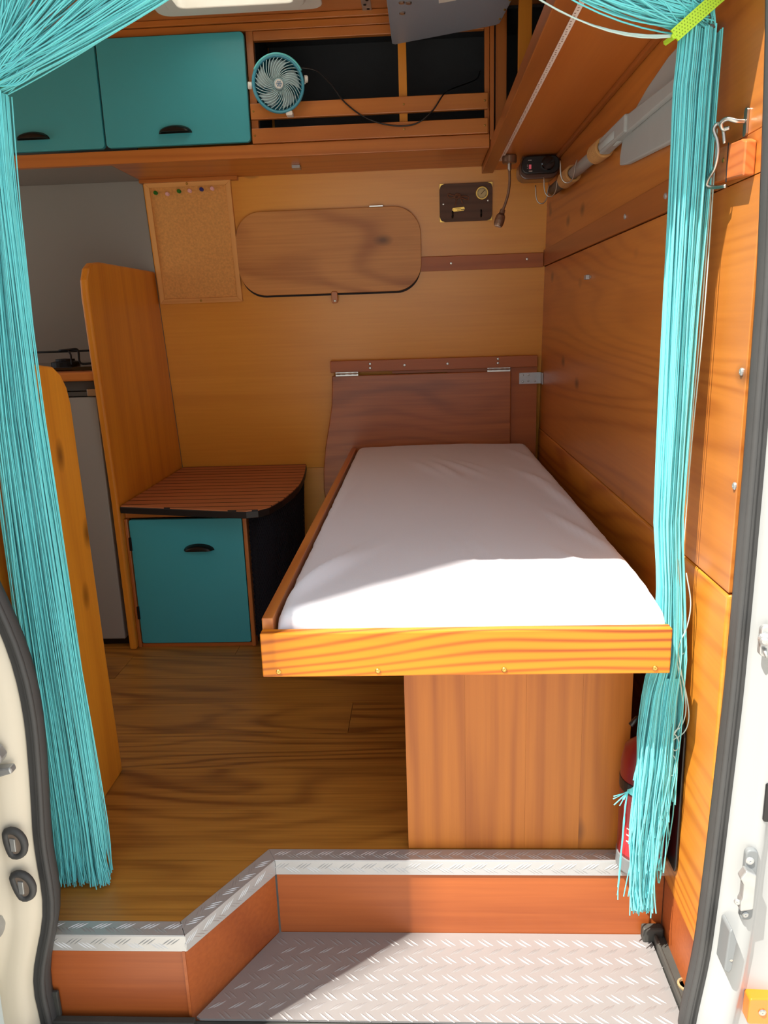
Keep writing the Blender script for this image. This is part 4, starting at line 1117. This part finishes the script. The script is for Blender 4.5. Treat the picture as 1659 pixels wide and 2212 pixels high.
# ------------------------------------------------------------------ fire extinguisher
fe = thing('fire_extinguisher', 'red fire extinguisher behind the right string curtain', 'fire extinguisher', (0.392, 1.244, 0.004))
EX, EY = 0.392, 1.246
obj('cylinder', lathe([(0.040, 0.012), (0.042, 0.02), (0.042, 0.215), (0.036, 0.245), (0.018, 0.262), (0.014, 0.275), (0, 0.275)], (EX, EY, 0.0), (0, 0, 1), 32), REDD, fe, smooth=True)
obj('foot_ring', lathe([(0.043, 0.004), (0.0435, 0.006), (0.0435, 0.032), (0.0425, 0.034), (0, 0.034)], (EX, EY, 0.0), (0, 0, 1), 32), GREYPL, fe, smooth=False)
obj('band', lathe([(0.0428, 0.166), (0.0432, 0.168), (0.0432, 0.186), (0.0428, 0.188)], (EX, EY, 0.0), (0, 0, 1), 32), BLACK, fe)
def cyl_patch(a0, a1, z0, z1, r, n=10):
    bm = bmesh.new(); prev = None
    for i in range(n+1):
        a = a0+(a1-a0)*i/n
        row = [bm.verts.new((EX+r*math.cos(a), EY+r*math.sin(a), z)) for z in (z0, z1)]
        if prev: bm.faces.new((prev[0], row[0], row[1], prev[1]))
        prev = row
    return bm
lb = obj('paper_label', cyl_patch(-2.75, -0.4, 0.040, 0.164, 0.0423), RED, fe)
bm = bmesh.new()
random.seed(3)
def addp(a0, a1, z0, z1):
    pv = None
    for i in range(5):
        a = a0+(a1-a0)*i/4
        row = [bm.verts.new((EX+0.0426*math.cos(a), EY+0.0426*math.sin(a), z)) for z in (z0, z1)]
        if pv: bm.faces.new((pv[0], row[0], row[1], pv[1]))
        pv = row
for z in (0.150, 0.1435, 0.137, 0.1305):
    a = -2.35
    while a < -1.3:
        l = random.uniform(0.08, 0.22); addp(a, a+l, z, z+0.0042); a += l+0.05
addp(-2.2, -1.75, 0.103, 0.122)
for z in (0.096, 0.083, 0.070):
    a = -2.5
    while a < -1.2:
        l = random.uniform(0.05, 0.3); addp(a, a+l, z, z+0.003); a += l+0.05
for z in (0.060, 0.053, 0.046):
    a = -2.3
    while a < -1.4:
        l = random.uniform(0.05, 0.14); addp(a, a+l, z, z+0.0035); a += l+0.04
obj('lettering', bm, LETTER, lb)
obj('valve', lathe([(0.013, 0.275), (0.013, 0.295), (0.009, 0.298), (0, 0.298)], (EX, EY, 0), (0, 0, 1), 16), DARKMET, fe)
obj('handle', tube([(EX+0.01, EY, 0.298), (EX-0.02, EY-0.003, 0.305), (EX-0.03, EY-0.004, 0.292)], 0.005, 8), BLACK, fe, smooth=True)
obj('bracket', prism([(1.19, 0.03), (1.185, 0.045), (1.185, 0.30), (1.20, 0.33), (1.283, 0.33), (1.283, 0.03)], 'x', 0.4355, 0.4405), BLACK, fe, bevel=0.002)

# ------------------------------------------------------------------ string curtains
def strands_mesh(paths, r, sides=4):
    V, F = [], []
    for p in paths:
        b = len(V); n = len(p); pu = None
        for i in range(n):
            d = (p[min(i+1, n-1)]-p[max(i-1, 0)])
            if d.length < 1e-9: d = Vector((0, 0, -1))
            d.normalize()
            if pu is None:
                u = Vector((1, 0, 0)); u = (u-d*u.dot(d))
                if u.length < 0.1: u = Vector((0, 1, 0))-d*d.y
            else: u = pu-d*pu.dot(d)
            u.normalize(); pu = u; v = d.cross(u)
            for k in range(sides):
                a = 2*PI*k/sides
                q = p[i]+u*(r*math.cos(a))+v*(r*math.sin(a)); V.append((q.x, q.y, q.z))
        for i in range(n-1):
            for k in range(sides):
                k2 = (k+1) % sides
                F.append((b+i*sides+k, b+i*sides+k2, b+(i+1)*sides+k2, b+(i+1)*sides+k))
    return V, F
rnd = random.Random(11)
RODY, RODZ = 1.135, 1.60
# --- left curtain
lc = thing('string_curtain', 'teal string curtain tied back at the left of the doorway', 'curtain', (-0.65, 1.2, 0.0))
TL = Vector((-0.618, 1.195, 1.352))
sw, hang = [], []
for i in range(300):
    f = rnd.random()
    xr = -0.70+0.70*f
    p0 = Vector((xr, RODY+rnd.uniform(-.006, .006), RODZ))
    j = Vector((rnd.uniform(-.02, .02), rnd.uniform(-.018, .018), rnd.uniform(-.012, .014)))
    tie = TL+j
    lowf = rnd.random()
    p1 = Vector((xr*0.45+TL.x*0.55+0.02*rnd.uniform(-1, 1), 1.165+0.02*rnd.uniform(-1, 1), 1.40+0.09*(1-f)+0.03*lowf))
    path = bez(p0, p1, tie, 16)
    sw.append(path)
for i in range(330):
    u = rnd.random(); v = rnd.gauss(0, 0.010)
    x_top = -0.655+0.052*u; x_mid = -0.682+0.074*u; x_bot = -0.702+0.104*u+rnd.uniform(-.004, .004)
    y_ = 1.195+v
    zend = 0.006+abs(rnd.gauss(0, 0.010))+(0.02*rnd.random() if rnd.random() < .3 else 0)
    pts = []
    ph = rnd.uniform(0, 6.28); kx = rnd.gauss(0, 0.004)
    for k in range(26):
        t = k/25; z = TL.z-0.01+(zend-TL.z+0.01)*t
        if t < 0.1: x = TL.x+(x_top-TL.x)*(t/0.1)**0.6 if False else (TL.x+rnd.uniform(-.001, .001)+(u-.5)*0.045)*(1-t*10)+x_top*(t*10)
        elif t < 0.35: x = x_top+(x_mid-x_top)*(t-.1)/.25
        else: x = x_mid+(x_bot-x_mid)*(t-.35)/.65
        wav = 0.0022*math.sin(ph+t*7+u*3)
        flare = max(0, (t-0.93)/0.07)
        pts.append(Vector((x+wav+kx*t+flare**2*rnd.uniform(-0.004, 0.010), y_+0.004*math.sin(ph*1.7+t*5)-0.008*flare, z)))
    hang.append(pts)
# curled ends on the floor side
obj('swag_strings', strands_mesh(sw, 0.00115), STR, lc, kind='stuff', smooth=True)
obj('hanging_strings', strands_mesh(hang, 0.0012), STR, lc, kind='stuff', smooth=True)
lp = []
for k in range(5):
    s = 0.8+0.1*k
    lp.append(smooth_path([TL+Vector((0.0, -0.01, 0.0)), TL+Vector((0.045*s, -0.012, -0.004)), TL+Vector((0.075*s, -0.012, 0.022)), TL+Vector((0.088*s, -0.012, 0.05)), TL+Vector((0.07*s, -0.01, 0.08))], 6))
obj('loose_loops', strands_mesh(lp, 0.0011), STR, lc, kind='stuff', smooth=True)
obj('tie_band', tube([(TL.x+0.022*math.cos(a), TL.y+0.022*math.sin(a), TL.z+0.004*math.cos(a)) for a in [2*PI*k/20 for k in range(20)]], 0.006, 8, closed=True), GREEN, lc, smooth=True)
# --- right curtain
rc = thing('string_curtain', 'teal string curtain tied back with lime band at the right', 'curtain', (0.395, 1.2, -0.06))
TR = Vector((0.388, 1.185, 1.372))
sw, hang = [], []
for i in range(260):
    f = rnd.random()**0.9
    xr = -0.02+0.44*f
    p0 = Vector((xr, RODY+rnd.uniform(-.006, .006), RODZ))
    tie = TR+Vector((rnd.uniform(-.025, .02), rnd.uniform(-.018, .018), rnd.uniform(-.004, .03)))
    p1 = Vector((xr*0.55+TR.x*0.45+0.02*rnd.uniform(-1, 1), 1.16+0.015*rnd.uniform(-1, 1), 1.362+0.11*f+0.04*rnd.random()))
    sw.append(bez(p0, p1, tie, 16))
wl_ = []
for k in range(3):
    p0 = Vector((-0.02-0.03*k, RODY, RODZ)); p1 = Vector((0.15+0.03*k, 1.165, 1.350-0.009*k)); 
    wl_.append(bez(p0, p1, TR+Vector((-0.02, -0.012, -0.006)), 18))
def x_right(u, z):
    """left and right edges of the bundle by height"""
    lft = interp([(-0.06, 0.366), (0.10, 0.356), (0.22, 0.355), (0.30, 0.357), (0.40, 0.366), (0.45, 0.3795), (0.58, 0.3795), (0.68, 0.370), (1.0, 0.366), (1.30, 0.362), (1.36, 0.366)], z)
    rgt = interp([(-0.06, 0.417), (0.10, 0.424), (0.30, 0.430), (0.45, 0.432), (0.57, 0.424), (0.68, 0.415), (1.0, 0.418), (1.20, 0.423), (1.36, 0.425)], z)
    return lft+(rgt-lft)*u
for i in range(330):
    u = rnd.random()
    if rnd.random() < 0.62: u = u*0.55
    elif rnd.random() < 0.5: u = 0.55+u*0.2
    zend = rnd.choice([rnd.uniform(-0.06, -0.03), rnd.uniform(-0.06, 0.0), rnd.uniform(0.0, 0.19)])
    if u > 0.7: zend = max(zend, rnd.uniform(0.0, 0.2))
    ph = rnd.uniform(0, 6.28); v = rnd.gauss(0, 0.010)
    pts = []
    n = 40
    for k in range(n):
        t = k/(n-1); z = TR.z+(zend-TR.z)*t
        x = x_right(u, z)
        y0 = interp([(-0.06, 1.196), (0.0, 1.19), (0.25, 1.172), (0.45, 1.185), (0.6, 1.195), (1.36, 1.188)], z)
        loose = max(0, min(1, (0.45-z)/0.3))
        e = max(0, 1-(z-zend)/0.05)
        pts.append(Vector((x+0.0016*math.sin(ph+t*9)+loose*0.004*math.sin(ph*2+z*17)+e*e*0.004*math.sin(ph*5), min(y0+v*(1-0.4*loose)+0.003*math.sin(ph*1.3+t*8)-e*e*0.004, 1.2), z)))
    hang.append(pts)
obj('swag_strings', strands_mesh(sw, 0.00115), STR, rc, kind='stuff', smooth=True)
obj('hanging_strings', strands_mesh(hang, 0.0012), STR, rc, kind='stuff', smooth=True)
# strands snagged over the extinguisher
sn_ = []
KN = Vector((0.350, 1.198, 0.192))
for k in range(14):
    q = k/13
    st_ = Vector((0.385+0.03*q, 1.165, 0.42))
    path = bez(st_, Vector((0.375+0.02*q, 1.165, 0.215-0.055*q)), KN+Vector((0, 0, -0.006*q)), 12)
    if k < 7:
        ze = -0.02+rnd.uniform(-.015, .02)
        path += [KN+Vector((-0.004-0.006*(j/6)+rnd.uniform(-.001, .001), -0.004, (ze-KN.z)*(j+1)/7)) for j in range(7)]
    else:
        path += [KN+Vector((-0.006-0.02*rnd.random(), -0.004, -0.01-0.02*rnd.random()))]
    sn_.append(path)
for k in range(6):
    x = 0.363+0.004*k
    sn_.append(smooth_path([(x+0.004, 1.172, 0.2), (x, 1.182, 0.10), (x-0.008+0.003*k, 1.19, 0.02), (x-0.012+0.004*k, 1.194, -0.025)], 5))
sn_.append([Vector((0.377, 1.165, 0.44)), Vector((0.365, 1.17, 0.33)), Vector((0.352, 1.176, 0.225))])
obj('snagged_strings', strands_mesh(sn_, 0.0011), STR, rc, kind='stuff', smooth=True)
# stray loops on the right
lo2 = [[(0.404, 1.18, 0.62), (0.413, 1.18, 0.56), (0.421, 1.18, 0.50), (0.428, 1.18, 0.465), (0.418, 1.18, 0.452), (0.41, 1.18, 0.43)],
       [(0.416, 1.17, 0.60), (0.426, 1.17, 0.55), (0.423, 1.17, 0.51), (0.413, 1.17, 0.48), (0.408, 1.17, 0.45)],
       [(0.408, 1.17, 0.48), (0.418, 1.17, 0.43), (0.427, 1.17, 0.39), (0.430, 1.17, 0.355), (0.424, 1.17, 0.33), (0.414, 1.17, 0.32), (0.408, 1.17, 0.29)],
       [(0.408, 1.17, 0.45), (0.42, 1.17, 0.42), (0.431, 1.17, 0.38), (0.436, 1.17, 0.345), (0.43, 1.17, 0.32), (0.412, 1.17, 0.305)],
       [(0.408, 1.17, 0.46), (0.42, 1.17, 0.40), (0.425, 1.17, 0.36), (0.42, 1.17, 0.33), (0.41, 1.17, 0.31)],
       [(0.410, 1.17, 0.32), (0.419, 1.17, 0.31), (0.423, 1.17, 0.295), (0.417, 1.17, 0.285), (0.408, 1.17, 0.295)],
       [(0.410, 1.17, 0.28), (0.418, 1.17, 0.27), (0.420, 1.17, 0.25), (0.415, 1.17, 0.238), (0.409, 1.17, 0.243)],
       [(0.422, 1.19, 1.20), (0.420, 1.19, 1.0), (0.415, 1.19, 0.8), (0.410, 1.185, 0.62), (0.414, 1.18, 0.55)],
       [(0.425, 1.19, 1.25), (0.424, 1.19, 1.0), (0.418, 1.19, 0.8), (0.414, 1.185, 0.62)]]
obj('stray_loops', strands_mesh([smooth_path(p, 7) for p in lo2]+wl_, 0.0011), STR_W, rc, kind='stuff', smooth=True)
# lime webbing band, wrapped diagonally
A, Bq = Vector((0.3515, 1.165, 1.362)), Vector((0.432, 1.165, 1.425))
d = (Bq-A).normalized(); nrm = Vector((0, -1, 0)); wv = d.cross(nrm).normalized()
bm = bmesh.new(); prev = None
for k in range(21):
    t = k/20
    c = A.lerp(Bq, t)+Vector((0, -0.010*math.sin(PI*t), 0))
    row = [bm.verts.new(c+wv*s+Vector((0, yy, 0))) for s, yy in ((-0.0085, 0.002), (-0.0085, -0.001), (0.0085, -0.001), (0.0085, 0.002))]
    if prev:
        for j in range(4): bm.faces.new((prev[j], prev[(j+1) % 4], row[(j+1) % 4], row[j]))
    else: bm.faces.new(row)
    prev = row
bm.faces.new(prev[::-1])
tb = obj('tie_band', bm, GREEN, rc)
V, F = [], []
for k in range(26):
    for s in (-0.0055, -0.0018, 0.0018, 0.0055):
        t = (k+0.5+(0.5 if s in (-0.0018, 0.0055) else 0))/27
        c = A.lerp(Bq, t)+Vector((0, -0.010*math.sin(PI*t)-0.0013, 0))+wv*s
        b0 = len(V)
        for q in (d*0.0011, wv*0.0011, -d*0.0011, -wv*0.0011): V.append(tuple(c+q))
        F.append((b0, b0+1, b0+2, b0+3))
obj('weave', (V, F), GREENH, tb, kind='stuff')
obj('band_back', tube([A, A+Vector((0.0, 0.04, 0.004)), Bq+Vector((0, 0.04, 0)), Bq], 0.004, 6), GREEN, rc)
# curtain rod in front of the header
rd = thing('curtain_rod', 'thin rod above the doorway carrying the string curtains', 'rod', (-0.1, RODY, RODZ))
obj('rod', tube([(-0.74, RODY, RODZ+0.004), (XR-0.002, RODY, RODZ+0.004)], 0.006, 10), WPLAST, rd, smooth=True)
for x in (-0.7, -0.15, 0.41):
    obj('rod_bracket', B(x-0.006, x+0.006, 1.09, RODY, RODZ+0.006, RODZ+0.075), ZINC, rd)
